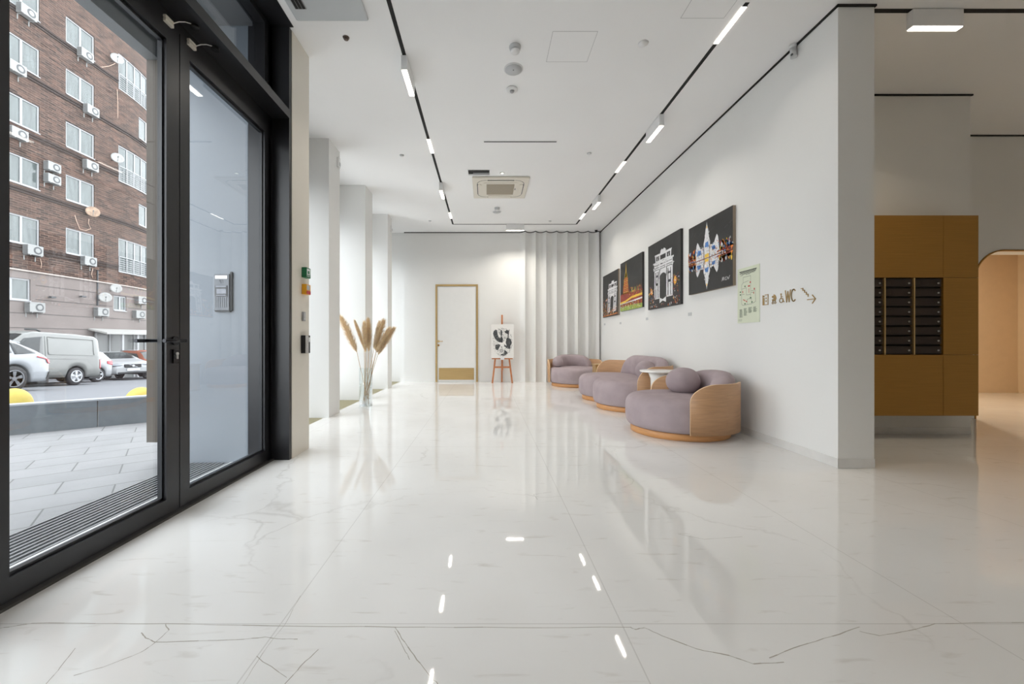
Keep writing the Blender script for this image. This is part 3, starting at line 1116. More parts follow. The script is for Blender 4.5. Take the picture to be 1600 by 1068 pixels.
def sofa(name, label, r, d, hs, hb, hp, loc, rot):
    t = thing(name, label, 'sofa', loc, rot, 'round mauve lounge seats along the right wall')
    kind = 'round' if d == 0 else 'double'
    ol = outline(kind, r, d)
    b = BM()
    loft(b, ol, [(0.87, 0.0), (0.885, 0.004), (0.885, 0.066), (0.87, 0.07)])
    obj('base', b, M_OAKB, t)
    b = BM()
    prof = superprof(0.072, hs, 0.62, 0.86, 0.62)
    prof += [(0.4, hs + 0.004), (0.15, hs + 0.006)]
    prof = [(k * 0.985, z) for k, z in prof]
    loft(b, ol, prof)
    obj('seat', b, M_FAB, t)
    # backrest: fat rounded sweep hugging the back edge
    path = []
    rb = r - 0.135
    sp = math.radians(66 if d == 0 else 48)
    if d == 0:
        for i in range(33):
            a = -sp + 2 * sp * i / 32
            path.append((rb * math.cos(a), rb * math.sin(a), a))
    else:
        for i in range(12):
            a = -sp + sp * i / 11
            path.append((rb * math.cos(a), -d + rb * math.sin(a), a))
        for i in range(1, 9):
            path.append((rb, -d + 2 * d * i / 9, 0))
        for i in range(12):
            a = sp * i / 11
            path.append((rb * math.cos(a), d + rb * math.sin(a), a))
    b = BM()
    rings = []
    K = len(path)
    for i, (x, y, a) in enumerate(path):
        q = abs(2 * i / (K - 1) - 1)
        s = max(0.04, (1 - q ** 3.2)) ** 0.5
        z0 = hs - 0.06
        top = hs - 0.03 + (hb - hs + 0.03) * s
        ring = []
        for k in range(18):
            th = 2 * PI * k / 18
            cc, ss = math.cos(th), math.sin(th)
            rx = 0.115 * (0.35 + 0.65 * s) * abs(cc) ** 0.75 * (1 if cc > 0 else -1)
            zz = (z0 + top) / 2 + (top - z0) / 2 * abs(ss) ** 0.75 * (1 if ss > 0 else -1)
            ring.append(b.verts.new((x + rx * math.cos(a), y + rx * math.sin(a), zz)))
        rings.append(ring)
    for A_, B_ in zip(rings, rings[1:]):
        for k in range(18):
            f = b.faces.new((A_[k], A_[(k + 1) % 18], B_[(k + 1) % 18], B_[k]))
            f.smooth = True
    b.faces.new(rings[0]); b.faces.new(rings[-1])
    obj('backrest', b, M_FAB, t)
    # two bent plywood shells
    for sg in (-1, 1):
        b = BM()
        n = 30
        ang0, ang1 = math.radians(101), math.radians(26)
        ro, ri = r + 0.022, r + 0.002
        cols = []
        L_ = (ang0 - ang1) * r
        for i in range(n + 1):
            u = i / n
            a = sg * (ang0 + (ang1 - ang0) * (u ** 1.35))
            dist = L_ * (u ** 1.35)
            rq = 0.26
            zb = 0.078
            zs = hs - 0.02
            zt = zs + (hp - zs) * (math.sqrt(max(0, 1 - (1 - min(1, dist / rq)) ** 2)))
            cy = sg * d
            cols.append([b.verts.new((rr_ * math.cos(a), cy + rr_ * math.sin(a), z_)) for rr_, z_ in ((ro, zb), (ro, zt), (ri, zt), (ri, zb))])
        for A_, B_ in zip(cols, cols[1:]):
            for k in range(4):
                f = b.faces.new((A_[k], A_[(k + 1) % 4], B_[(k + 1) % 4], B_[k]))
                f.material_index = 1 if k == 1 else 0
                f.smooth = k in (0, 2)
        f = b.faces.new(cols[0]); f.material_index = 1
        f = b.faces.new(cols[-1]); f.material_index = 1
        obj('side_panel', b, [M_OAK, M_OAKL], t)
    return t


sofa('lounge_armchair', 'nearest round mauve velvet armchair with oak side panels, in front of the others', 0.565, 0, 0.415, 0.675, 0.575, (2.125, 4.50, 0), math.radians(-4))
sofa('lounge_sofa', 'wider two-lobed mauve velvet sofa in the middle, behind the white marble side table', 0.56, 0.465, 0.43, 0.755, 0.645, (2.16, 6.55, 0), 0)
sofa('lounge_armchair', 'farthest round mauve velvet armchair facing the room before the fluted wall', 0.585, 0, 0.415, 0.68, 0.575, (1.985, 9.12, 0), math.radians(92))


def ball(loc, r, rz, label):
    b = BM()
    ell(b, (0, 0, 0), (r, r, rz), 36, 22, e=0.86)
    for v in b.verts:
        n_ = mnoise.noise(v.co * 9) * 0.006
        v.co += v.co.normalized() * n_
    t = obj('ball_cushion', b, M_FAB)
    t.location = loc
    return tag(t, label, 'cushion', 'ball cushions on the lounge seats')


ball((2.235, 4.62, 0.545), 0.180, 0.150, 'large mauve ball cushion lying on the nearest round armchair')
ball((2.36, 6.02, 0.558), 0.145, 0.145, 'mauve ball cushion on the middle sofa, half hidden by its near side panel')
ball((1.60, 9.10, 0.525), 0.118, 0.118, 'small mauve ball cushion at the left end of the farthest armchair')

t = thing('side_table', 'white marble side table with round top between the nearest armchair and the middle sofa', 'side table', (2.26, 5.335, 0))
b = BM(); lathe(b, [(0.215, 0.588), (0.232, 0.592), (0.236, 0.602), (0.232, 0.612), (0.22, 0.614)], n=48); obj('tabletop', b, M_MARB, t)
b = BM(); lathe(b, [(0.115, 0.012), (0.100, 0.05), (0.092, 0.3), (0.100, 0.50), (0.13, 0.588)], n=36); obj('pedestal', b, M_MARB, t)
b = BM(); lathe(b, [(0.15, 0.0), (0.15, 0.012)], n=36); obj('foot', b, M_MARB, t)
t = thing('side_table', 'small brass side table squeezed between the middle sofa and the farthest armchair', 'side table', (2.30, 8.12, 0))
b = BM(); box(b, -0.17, 0.17, -0.15, 0.15, 0.515, 0.535); obj('tabletop', b, M_BRASS, t, 0.003)
b = BM(); box(b, -0.15, 0.15, -0.13, 0.13, 0.02, 0.515); obj('pedestal', b, M_BRASS, t, 0.003)
b = BM(); box(b, -0.16, 0.16, -0.14, 0.14, 0.0, 0.02); obj('foot', b, M_BRASSD, t)

# ================================================================== EASEL AND PRINT
EY = 9.60
t = thing('easel', 'small red-brown wooden tripod easel standing before the far wall', 'easel', (0.375, EY, 0))
LEAN = 0.16
def lean(z):
    return LEAN * z / 1.6
for sx in (-1, 1):
    b = BM()
    p0, p1 = Vector((sx * 0.235, -0.02, 0)), Vector((sx * 0.075, -0.02 + lean(1.35), 1.32))
    dv = (p1 - p0).normalized(); sv = dv.cross(Vector((0, 1, 0))).normalized(); nv = dv.cross(sv)
    q = [p0 + sv * .019 + nv * .012, p0 - sv * .019 + nv * .012, p0 - sv * .019 - nv * .012, p0 + sv * .019 - nv * .012]
    prism(b, q, p1 - p0)
    obj('leg', b, M_EASEL, t)
b = BM(); prism(b, [(-0.017, 0.245, 0), (0.017, 0.245, 0), (0.017, 0.265, 0), (-0.017, 0.265, 0)], (0, -0.245 + lean(1.3) + 0.02, 1.33))
obj('rear_leg', b, M_EASEL, t)
b = BM(); prism(b, [(-0.02, 0.015, 0.30), (0.02, 0.015, 0.30), (0.02, 0.04, 0.30), (-0.02, 0.04, 0.30)], (0, lean(1.32), 1.32))
obj('mast', b, M_EASEL, t)
b = BM(); box(b, -0.19, 0.19, -0.005, 0.018, 0.355, 0.395); obj('crossbar', b, M_EASEL, t)
b = BM(); box(b, -0.245, 0.245, -0.03, 0.03, 0.565, 0.59); obj('ledge', b, M_EASEL, t)
b = BM(); box(b, -0.045, 0.045, -0.036, -0.030, 0.55, 0.61)
tag(obj('caption_card', b, mat('white_card', (0.8, 0.8, 0.82), 0.6)), 'small white card stuck to the ledge of the easel', 'card').location = (0.375, EY, 0)

CW, CH = 0.535, 0.80
t = thing('art_print', 'black and white print of a winged beast resting on the wooden easel', 'print', (0.375 - CW / 2 + 0.005, EY - 0.022, 0.592))
t.rotation_euler = (-LEAN / 1.6, 0, 0)
b = BM(); box(b, 0, CW, -0.012, 0.006, 0, CH)
obj('board', b, mat('white_paper_board', (0.80, 0.79, 0.77), 0.7, var=0.01), t)
INK = mat('print_ink', srgb(66, 68, 70), 0.7, var=0.3, scale=40)
INKW = mat('print_paper_white', (0.74, 0.74, 0.73), 0.7, var=0.02)


class Sheet:
    """flat painted marks on a plane; P(u, v) gives the point, h the layer"""
    def __init__(self, P, step):
        self.P, self.bm, self.h, self.step = P, BM(), 0, step

    def layer(self):
        self.h += self.step

    def poly(self, pts, mi=0):
        if len(pts) < 3:
            return
        try:
            f = self.bm.faces.new([self.bm.verts.new(self.P(u, v, self.h)) for u, v in pts])
            f.material_index = mi
        except ValueError:
            pass

    def line(self, pts, wd, mi=0):
        for (a, b), (c, d) in zip(pts, pts[1:]):
            L_ = math.hypot(c - a, d - b) or 1e-6
            nx, ny = -(d - b) / L_ * wd / 2, (c - a) / L_ * wd / 2
            ex, ey = (c - a) / L_ * wd * .2, (d - b) / L_ * wd * .2
            self.poly([(a + nx - ex, b + ny - ey), (a - nx - ex, b - ny - ey), (c - nx + ex, d - ny + ey), (c + nx + ex, d + ny + ey)], mi)

    def blob(self, u, v, ru, rv, mi=0, n=9, j=0.25, rng=random):
        self.poly([(u + ru * (1 + rng.uniform(-j, j)) * math.cos(2 * PI * k / n), v + rv * (1 + rng.uniform(-j, j)) * math.sin(2 * PI * k / n)) for k in range(n)], mi)


R = random.Random(3)
sh = Sheet(lambda u, v, h: (u, -0.0125 - h, v), 0.0002)
def E(u, v): return (u * CW, v * CH)           # unit picture coords
def px(x, y): return E((x - 130) / 610.0, (940 - y) / 830.0)   # from the close look
for _ in range(520):
    a, rr_ = R.uniform(0, 2 * PI), math.sqrt(R.uniform(0.1, 1))
    u, v = 0.5 + 0.44 * rr_ * math.cos(a), 0.47 + 0.43 * rr_ * math.sin(a)
    u = min(.93, max(.07, u))
    L_ = R.uniform(0.008, 0.03); aa = a + R.uniform(-.9, .9) + PI / 2
    sh.line([E(u, v), (E(u, v)[0] + L_ * math.cos(aa), E(u, v)[1] + L_ * math.sin(aa))], R.uniform(0.002, 0.005), 0)
sh.layer()
SH_ = [
    [(200, 280), (250, 240), (295, 260), (300, 340), (330, 420), (400, 480), (420, 560), (340, 550), (260, 500), (200, 400), (180, 340)],
    [(385, 240), (420, 260), (435, 340), (420, 400), (450, 470), (440, 560), (390, 560), (360, 480), (390, 420), (380, 340)],
    [(330, 290), (370, 310), (360, 370), (340, 330)],
    [(490, 300), (560, 240), (590, 270), (625, 230), (610, 330), (600, 440), (660, 480), (690, 570), (650, 640), (640, 720), (560, 660), (520, 560), (540, 470), (580, 420), (570, 350), (520, 330)],
    [(240, 620), (330, 600), (380, 620), (340, 700), (300, 755), (245, 720)],
    [(490, 740), (560, 790), (570, 830), (500, 880), (400, 880), (390, 845), (470, 830)],
    [(400, 640), (430, 680), (400, 700)],
    [(480, 600), (620, 690), (640, 720), (560, 710), (480, 650)],
]
for p in SH_:
    sh.poly([px(x, y) for x, y in p], 0)
sh.layer()
for p in SH_:
    cx, cy = sum(q[0] for q in p) / len(p), sum(q[1] for q in p) / len(p)
    for _ in range(13):
        q = R.choice(p); k = R.uniform(0.2, 0.95)
        x, y = cx + (q[0] - cx) * k, cy + (q[1] - cy) * k
        a = R.uniform(0, PI); l_ = R.uniform(6, 22)
        sh.line([px(x, y), px(x + l_ * math.cos(a), y + l_ * math.sin(a))], 0.003, 1)
for cx, cy, r0 in ((405, 765, 42), (490, 450, 26), (470, 510, 20)):
    for r_, mi in ((r0, 0), (r0 * .72, 1), (r0 * .3, 0)):
        sh.layer()
        sh.poly([px(cx + r_ * math.cos(k * PI / 8), cy + r_ * math.sin(k * PI / 8)) for k in range(16)], mi)
obj('printed_image', sh.bm, [INK, INKW], t, recalc=False)

# ================================================================== PAINTINGS ON THE RIGHT WALL
P_BG = mat('black_paint', (0.018, 0.018, 0.019), 0.45, var=0.5, scale=3.0)
P_W = mat('white_paint', (0.78, 0.78, 0.80), 0.5, var=0.05)
P_Y = mat('golden_yellow_paint', (0.85, 0.55, 0.06), 0.5, var=0.1)
P_O = mat('orange_paint', (0.80, 0.25, 0.04), 0.5, var=0.15)
P_R = mat('dark_red_paint', (0.28, 0.035, 0.02), 0.5, var=0.2)
P_B = mat('blue_paint', (0.10, 0.26, 0.62), 0.5, var=0.15)
P_G = mat('green_paint', (0.28, 0.42, 0.08), 0.5, var=0.2)
P_K = mat('grey_brush_paint', (0.055, 0.055, 0.055), 0.6, var=0.3)
P_P = mat('lilac_paint', (0.45, 0.36, 0.60), 0.5, var=0.1)
PM = [P_W, P_Y, P_O, P_R, P_B, P_G, P_K, P_BG, P_P]
W_, Y_, O_, R_, B_, G_, K_, D_, L_L = range(9)
M_CANVAS = mat('raw_canvas_edge', srgb(150, 136, 120), 0.9)
WALLX = XR
FACEX = XR - 0.035


def painting(y0, w_, z0, h_, label, draw, seed, tilt=0.0, edge=M_CANVAS):
    """y0 = left (far) edge as seen from the room"""
    t = thing('painting', label, 'painting', (FACEX, y0, z0), 0, 'night city paintings on the right wall')
    t.rotation_euler = (tilt, 0, 0)
    b = BM(); box(b, 0.0, 0.034, -w_, 0, 0, h_); obj('canvas', b, edge, t)
    b = BM(); box(b, -0.0015, 0.0, -w_, 0, 0, h_); obj('painted_ground', b, P_BG, t)
    s = Sheet(lambda u, v, h: (-0.0018 - h, -u, v), 0.0002)
    s.R = random.Random(seed)
    draw(s, w_, h_)
    obj('painted_scene', s.bm, PM, t, recalc=False)
    return t


def brush_sky(s, W, Hh, n=14):
    for _ in range(n):
        u, v = s.R.uniform(.05, .95) * W, s.R.uniform(.55, .97) * Hh
        a = s.R.uniform(.2, .9)
        s.line([(u, v), (u + .07 * math.cos(a), v + .07 * math.sin(a))], s.R.uniform(.004, .014), K_)
    s.layer()


def arch_draw(s, u0, u1, v0, v1, skew=0.0):
    """a triumphal arch sketched in white strokes"""
    R = s.R
    def T(a, b):
        return (u0 + (u1 - u0) * a + skew * b * 0.06, v0 + (v1 - v0) * b)
    def ln(p, wd, mi=W_, j=0.006):
        q = []
        for (a, b) in p:
            q.append(T(a + R.uniform(-j, j), b + R.uniform(-j, j)))
        s.line(q, wd, mi)
    # piers
    for a0, a1 in ((0.04, 0.33), (0.67, 0.98)):
        s.poly([T(a0, 0.0), T(a1, 0.0), T(a1, .60), T(a0, .60)], W_)
    s.poly([T(.0, .60), T(1, .60), T(1.02, .66), T(-.02, .66)], W_)
    s.poly([T(.02, .66), T(.98, .66), T(.98, .74), T(.02, .74)], W_)
    s.poly([T(-.03, .735), T(1.03, .735), T(1.03, .77), T(-.03, .77)], W_)
    s.poly([T(.10, .77), T(.90, .77), T(.92, .90), T(.08, .90)], W_)
    s.poly([T(.06, .90), T(.94, .90), T(.94, .925), T(.06, .925)], W_)
    s.poly([T(.36, .925), T(.64, .925), T(.62, .98), T(.55, 1.0), T(.5, .975), T(.45, 1.0), T(.38, .98)], W_)
    # arch ring
    ring = []
    for k in range(13):
        a = PI * k / 12
        ring.append((0.5 + .20 * math.cos(a), .34 + .15 * math.sin(a)))
    s.poly([T(.30, .60)] + [T(.70, .60)] + [T(.72, .34)] + [T(0.5 + .22 * math.cos(PI * k / 12), .34 + .17 * math.sin(PI * k / 12)) for k in range(13)] + [T(.28, .34)], W_)
    s.layer()
    op = [(0.5 + .135 * math.cos(PI * k / 12), .30 + .13 * math.sin(PI * k / 12)) for k in range(13)]
    s.poly([T(.635, .0)] + [T(a, b) for a, b in op] + [T(.365, .0)], D_)
    # dark slots between columns and under cornices
    for a0, a1, b0, b1 in ((.10, .14, .02, .56), (.22, .26, .02, .56), (.74, .78, .02, .56), (.87, .90, .02, .56)):
        s.poly([T(a0, b0), T(a1, b0), T(a1, b1), T(a0, b1)], D_)
    for b_ in (.605, .645, .70):
        for k in range(3):
            a0 = .04 + .32 * k
            s.line([T(a0, b_), T(a0 + .27, b_)], 0.009, D_)
    for a0, a1 in ((.14, .30), (.36, .64), (.70, .86)):
        s.poly([T(a0, .79), T(a1, .79), T(a1, .88), T(a0, .88)], D_)
    for a0 in (.10, .72):
        s.poly([T(a0 + .02, .28), T(a0 + .16, .28), T(a0 + .16, .33), T(a0 + .02, .33)], D_)
        s.poly([T(a0 + .02, .45), T(a0 + .16, .45), T(a0 + .16, .49), T(a0 + .02, .49)], D_)
    s.layer()
    for a0 in (.22, .78):
        s.poly([T(a0 - .02, .80), T(a0 + .02, .80), T(a0, .87)], W_)
    for _ in range(60):
        a, b = R.choice((R.uniform(.02, .34), R.uniform(.66, .98))), R.uniform(.0, .6)
        s.line([T(a, b), T(a + R.uniform(-.01, .01), b + R.uniform(.03, .10))], R.uniform(.003, .007), R.choice((W_, W_, D_, L_L)))
    for _ in range(50):
        a, b = R.uniform(.0, 1.), R.uniform(.6, .98)
        s.line([T(a, b), T(a + R.uniform(.03, .08), b)], R.uniform(.003, .006), R.choice((W_, D_)))
    for _ in range(70):
        a, b = R.uniform(.0, 1.), R.uniform(.02, .95)
        if .34 < a < .66 and b < .55:
            continue
        s.line([T(a, b), T(a + R.uniform(-.05, .05), b + R.uniform(-.02, .02))], R.uniform(.003, .006), D_)
    for _ in range(26):
        a = R.choice((R.uniform(.0, .36), R.uniform(.64, 1.)))
        s.line([T(a, .0), T(a, .04)], .005, R.choice((R_, W_)))


def city_lights(s, u0, u1, v0, v1, n, cols):
    R = s.R
    s.layer()
    for _ in range(n):
        u, v = R.uniform(u0, u1), R.uniform(v0, v1)
        if R.random() < .5:
            s.blob(u, v, R.uniform(.005, .016), R.uniform(.006, .02), R.choice(cols), rng=R)
        else:
            a = R.uniform(0, PI)
            l_ = R.uniform(.015, .05)
            s.line([(u, v), (u + l_ * math.cos(a), v + l_ * math.sin(a))], R.uniform(.004, .009), R.choice(cols))


def lantern(s, u, v, r):
    for k, mi in ((1, O_), (.72, Y_), (.45, O_), (.25, W_)):
        s.layer()
        s.blob(u, v, r * k, r * 1.2 * k, mi, n=12, rng=s.R)


def draw_p3(s, W, Hh):
    brush_sky(s, W, Hh)
    arch_draw(s, .20 * W, .80 * W, .14 * Hh, .86 * Hh)
    lantern(s, .86 * W, .34 * Hh, .05)
    lantern(s, .12 * W, .27 * Hh, .045)
    city_lights(s, .02 * W, .2 * W, .05 * Hh, .35 * Hh, 34, (O_, Y_, W_, R_, B_, L_L))
    city_lights(s, .8 * W, .98 * W, .05 * Hh, .42 * Hh, 44, (O_, Y_, W_, R_, L_L))
    city_lights(s, .05 * W, .97 * W, .02 * Hh, .06 * Hh, 24, (R_, O_, W_))
    s.layer()
    s.poly([(.40 * W, .07 * Hh), (.5 * W, .10 * Hh), (.6 * W, .07 * Hh), (.6 * W, .15 * Hh), (.5 * W, .12 * Hh), (.40 * W, .15 * Hh)], W_)


def draw_p1(s, W, Hh):
    brush_sky(s, W, Hh, 8)
    arch_draw(s, .30 * W, .88 * W, .10 * Hh, .80 * Hh, skew=1.5)
    city_lights(s, .02 * W, .32 * W, .04 * Hh, .42 * Hh, 90, (O_, Y_, W_, O_, P_Y and R_))
    city_lights(s, .3 * W, .98 * W, .03 * Hh, .20 * Hh, 70, (O_, Y_, O_, W_))
    s.layer()
    s.line([(.02 * W, .025 * Hh), (.98 * W, .045 * Hh)], .014, O_)


def draw_p2(s, W, Hh):
    brush_sky(s, W, Hh, 22)
    def q(pts, mi):
        s.poly([(a * W, b * Hh) for a, b in pts], mi)
    # long wall and roofs
    q([(0, .16), (1, .16), (1, .34), (.72, .35), (.40, .36), (.12, .36), (0, .33)], R_)
    q([(.12, .33), (.42, .33), (.40, .52), (.15, .52)], R_)
    q([(.19, .52), (.37, .52), (.355, .66), (.205, .66)], R_)
    s.layer()
    q([(.21, .66), (.35, .66), (.30, .80), (.285, .98), (.27, .80)], Y_)
    q([(.225, .67), (.335, .67), (.29, .80)], G_)
    for k in range(9):
        b_ = .34 + .036 * k
        s.line([(.16 * W, b_ * Hh), (.39 * W, b_ * Hh)], .006, Y_ if k % 2 else O_)
    for a in (.17, .21, .28, .33, .385):
        s.line([(a * W, .34 * Hh), ((.2 + (a - .16) * .7) * W, .65 * Hh)], .007, Y_)
    for k in range(10):
        a = .46 + .055 * k
        hgt = s.R.uniform(.36, .46)
        q([(a - .022, .33), (a + .022, .33), (a, hgt)], s.R.choice((Y_, G_, R_)))
    s.layer()
    q([(0, .155), (.25, .165), (.55, .215), (1, .225), (1, .27), (.55, .255), (.25, .20), (0, .185)], Y_)
    q([(0, .14), (1, .16), (1, .19), (.3, .16), (0, .155)], W_)
    q([(0, 0), (1, 0), (1, .16), (0, .13)], R_)
    s.layer()
    q([(0, 0), (1, 0), (1, .08), (0, .09)], G_)
    city_lights(s, 0.02 * W, .97 * W, .0 + .02, .16 * Hh, 120, (G_, Y_, G_, R_, W_))
    city_lights(s, .42 * W, .97 * W, .26 * Hh, .42 * Hh, 60, (Y_, R_, O_, G_))
    for k in range(22):
        a = .03 + .043 * k
        s.line([(a * W, .005), ((a + .01) * W, .11 * Hh)], .006, s.R.choice((Y_, W_, D_)))


def draw_p4(s, W, Hh):
    brush_sky(s, W, Hh, 26)
    mid = .46
    def q(pts, mi):
        s.poly([(a * W, b * Hh) for a, b in pts], mi)
    c = .46
    for sg in (1, -1):
        k = 1 if sg == 1 else .86
        def m(a, b):
            return (a, mid + sg * (b - mid) * k)
        def qq(pts, mi):
            q([m(a, b) for a, b in pts], mi)
        s.layer()
        # central tower with two wings
        qq([(c - .075, mid), (c + .075, mid), (c + .075, .68), (c + .045, .76), (c + .03, .86), (c + .006, .93), (c, .97), (c - .006, .93), (c - .03, .86), (c - .045, .76), (c - .075, .68)], W_)
        qq([(c - .28, mid), (c - .06, mid), (c - .06, .63), (c - .15, .615), (c - .20, .70), (c - .225, .73), (c - .25, .69), (c - .27, .60)], W_)
        qq([(c + .06, mid), (c + .28, mid), (c + .265, .62), (c + .25, .70), (c + .225, .735), (c + .20, .70), (c + .155, .62), (c + .06, .635)], W_)
        s.layer()
        qq([(c - .05, mid + .01), (c + .05, mid + .01), (c + .045, .52), (c - .045, .52)], Y_)
        qq([(c - .012, .875), (c + .012, .875), (c + .008, .91), (c - .008, .91)], Y_)
        qq([(c - .05, .62), (c + .045, .61), (c + .03, .69), (c - .035, .68)], B_)
        qq([(c - .24, .53), (c - .13, .54), (c - .14, .60), (c - .22, .61)], B_)
        qq([(c + .12, .55), (c + .2, .54), (c + .18, .60), (c + .12, .60)], B_)
        for _ in range(300):
            a = c + s.R.uniform(-.275, .275)
            b_ = s.R.uniform(mid, .64 if abs(a - c) > .06 else .84)
            a2, b2 = m(a, b_)
            s.line([(a2 * W, b2 * Hh), (a2 * W + s.R.uniform(-.006, .006), (b2 + s.R.uniform(-.02, .02)) * Hh)], s.R.uniform(.004, .009), s.R.choice((W_, B_, W_, Y_, O_, R_, W_, D_, D_)) if b_ < .66 else s.R.choice((W_, D_, W_)))
        s.layer()
        for side in ((.0, .19), (.75, 1.0)):
            for _ in range(44):
                a = s.R.uniform(*side)
                b_ = mid + s.R.uniform(.02, .15) * (1 if sg == 1 else .8)
                a2, b2 = m(a, b_)
                s.blob(a2 * W, b2 * Hh, s.R.uniform(.008, .02), s.R.uniform(.015, .034), s.R.choice((W_, W_, O_, O_, R_, B_, Y_)), rng=s.R)
        s.layer()
        for k2 in range(26):
            a = (k2 + .5) / 26
            if abs(a - c) < .25:
                continue
            a2, b2 = m(a, mid + .035)
            s.line([(a2 * W - .02, b2 * Hh), (a2 * W + .022, b2 * Hh + .003)], .016, s.R.choice((R_, R_, O_)))
    s.layer()
    s.line([(0, mid * Hh), (W, mid * Hh)], .010, R_)
    s.layer()
    s.line([(0.1 * W, mid * Hh), (.9 * W, mid * Hh)], .004, D_)
    # signature squiggle
    s.line([(.79 * W, .085 * Hh), (.81 * W, .135 * Hh), (.815 * W, .09 * Hh), (.835 * W, .135 * Hh), (.84 * W, .09 * Hh)], .006, W_)
    s.line([(.885 * W, .13 * Hh), (.86 * W, .115 * Hh), (.865 * W, .09 * Hh), (.885 * W, .09 * Hh)], .006, W_)
    s.line([(.895 * W, .09 * Hh), (.905 * W, .125 * Hh)], .006, W_)
    s.line([(.915 * W, .12 * Hh), (.925 * W, .09 * Hh), (.95 * W, .135 * Hh)], .006, W_)


painting(9.50, 1.10, 1.535, .955, 'smallest-looking night painting farthest along the wall, a white arch above orange lights', draw_p1, 11, edge=M_CANVAS)
painting(8.26, 1.16, 1.59, .965, 'night painting of a red and gold spired tower above a long wall', draw_p2, 12, edge=P_BG)
painting(6.84, 1.14, 1.515, 1.06, 'large black painting of a white triumphal arch between two orange lanterns', draw_p3, 13, edge=P_BG)
painting(5.47, 0.975, 1.613, .885, 'nearest black painting, a white spired tower mirrored in coloured water lights', draw_p4, 14)
for y, z, lab in ((9.49, 1.38, 'tiny grey caption plate below the painting farthest along the wall'), (8.37, 1.36, 'tiny grey caption plate below the red and gold tower painting'),
                  (6.98, 1.375, 'tiny grey caption plate below the painting of the lantern-lit white arch'), (5.51, 1.36, 'tiny grey caption plate below the mirrored white tower painting')):
    b = BM(); box(b, -0.004, 0, -0.045, 0.045, -0.022, 0.022)
    o = tag(obj('caption_plate', b, M_LGREYP), lab, 'label plate', 'caption plates under the paintings'); o.location = (XR, y, z)

# ================================================================== EVACUATION PLAN AND WAY-FINDING SIGN
t = thing('evacuation_plan', 'pale green evacuation plan on the right wall beside the brass pictograms', 'wall plan', (XR, 4.455, 1.19))
PW, PH = 0.355, 0.588
b = BM(); box(b, -0.006, 0, -PW, 0, 0, PH); obj('board', b, mat('pale_green_plastic', srgb(216, 222, 200), 0.35, var=0.01), t)
PI_ = [mat('plan_ink', srgb(60, 66, 58), 0.6), mat('plan_red', srgb(196, 70, 62), 0.6), mat('plan_green', srgb(60, 110, 64), 0.6), mat('plan_grey', srgb(120, 132, 112), 0.6)]
s = Sheet(lambda u, v, h: (-0.0065 - h, -u, v), 0.0002)
s.R = R = random.Random(5)
def q(u, v): return (u * PW, v * PH)
# illegible heading and lines of small print, as short dashes
for (v, a, c_, th) in ((.935, .10, .88, .010), (.915, .14, .86, .006), (.900, .10, .84, .005), (.885, .22, .80, .005), (.868, .14, .26, .004), (.868, .40, .60, .004)):
    u = a
    while u < c_:
        l_ = R.uniform(.03, .09)
        s.line([q(u, v), q(min(u + l_, c_), v)], th, 0)
        u += l_ + .012
WL = .0028
for p in ([(.27, .83), (.62, .83), (.62, .47), (.62, .40)], [(.27, .83), (.27, .73), (.20, .70), (.20, .35), (.25, .32), (.66, .33), (.84, .36)], [(.27, .73), (.52, .75)], [(.20, .62), (.42, .63)],
          [(.84, .36), (.82, .56), (.64, .56)], [(.42, .63), (.42, .50), (.62, .50)], [(.45, .42), (.66, .43), (.66, .34)], [(.2, .52), (.33, .52)], [(.45, .33), (.46, .42)], [(.64, .53), (.78, .53)]):
    s.line([q(*a) for a in p], WL, 0)
s.layer()
for u, v, wd, hh in ((.58, .70, .05, .03), (.50, .64, .09, .025), (.76, .57, .05, .03), (.74, .50, .03, .035), (.24, .545, .03, .04), (.53, .53, .02, .08), (.27, .41, .04, .02), (.33, .395, .04, .025), (.40, .375, .06, .02)):
    s.poly([q(u, v), q(u + wd, v), q(u + wd, v + hh), q(u, v + hh)], 1)
for u, v in ((.14, .57), (.14, .52), (.36, .345), (.68, .36), (.62, .44), (.36, .66)):
    s.poly([q(u - .03, v - .011), q(u + .03, v - .011), q(u + .03, v + .011), q(u - .03, v + .011)], 2)
for (u0, v0, v1) in ((.10, .10, .25), (.30, .13, .26), (.52, .17, .27), (.74, .18, .27)):
    v = v1
    while v > v0:
        s.line([q(u0, v), q(u0 + R.uniform(.10, .17), v)], .0028, 3)
        v -= .0085
for v in (.055, .065, .04):
    s.line([q(.04, v), q(.22, v)], .002, 3)
obj('plan_drawing', s.bm, PI_, t, recalc=False)

SG = thing('wayfinding_sign', 'brass pictograms, WC letters, stairs and arrow fixed to the right wall', 'sign', (XR, 4.06, 1.30), 0)
M_SIGN = mat('brass_sign', srgb(176, 146, 96), 0.4, metal=0.4, var=0.05)


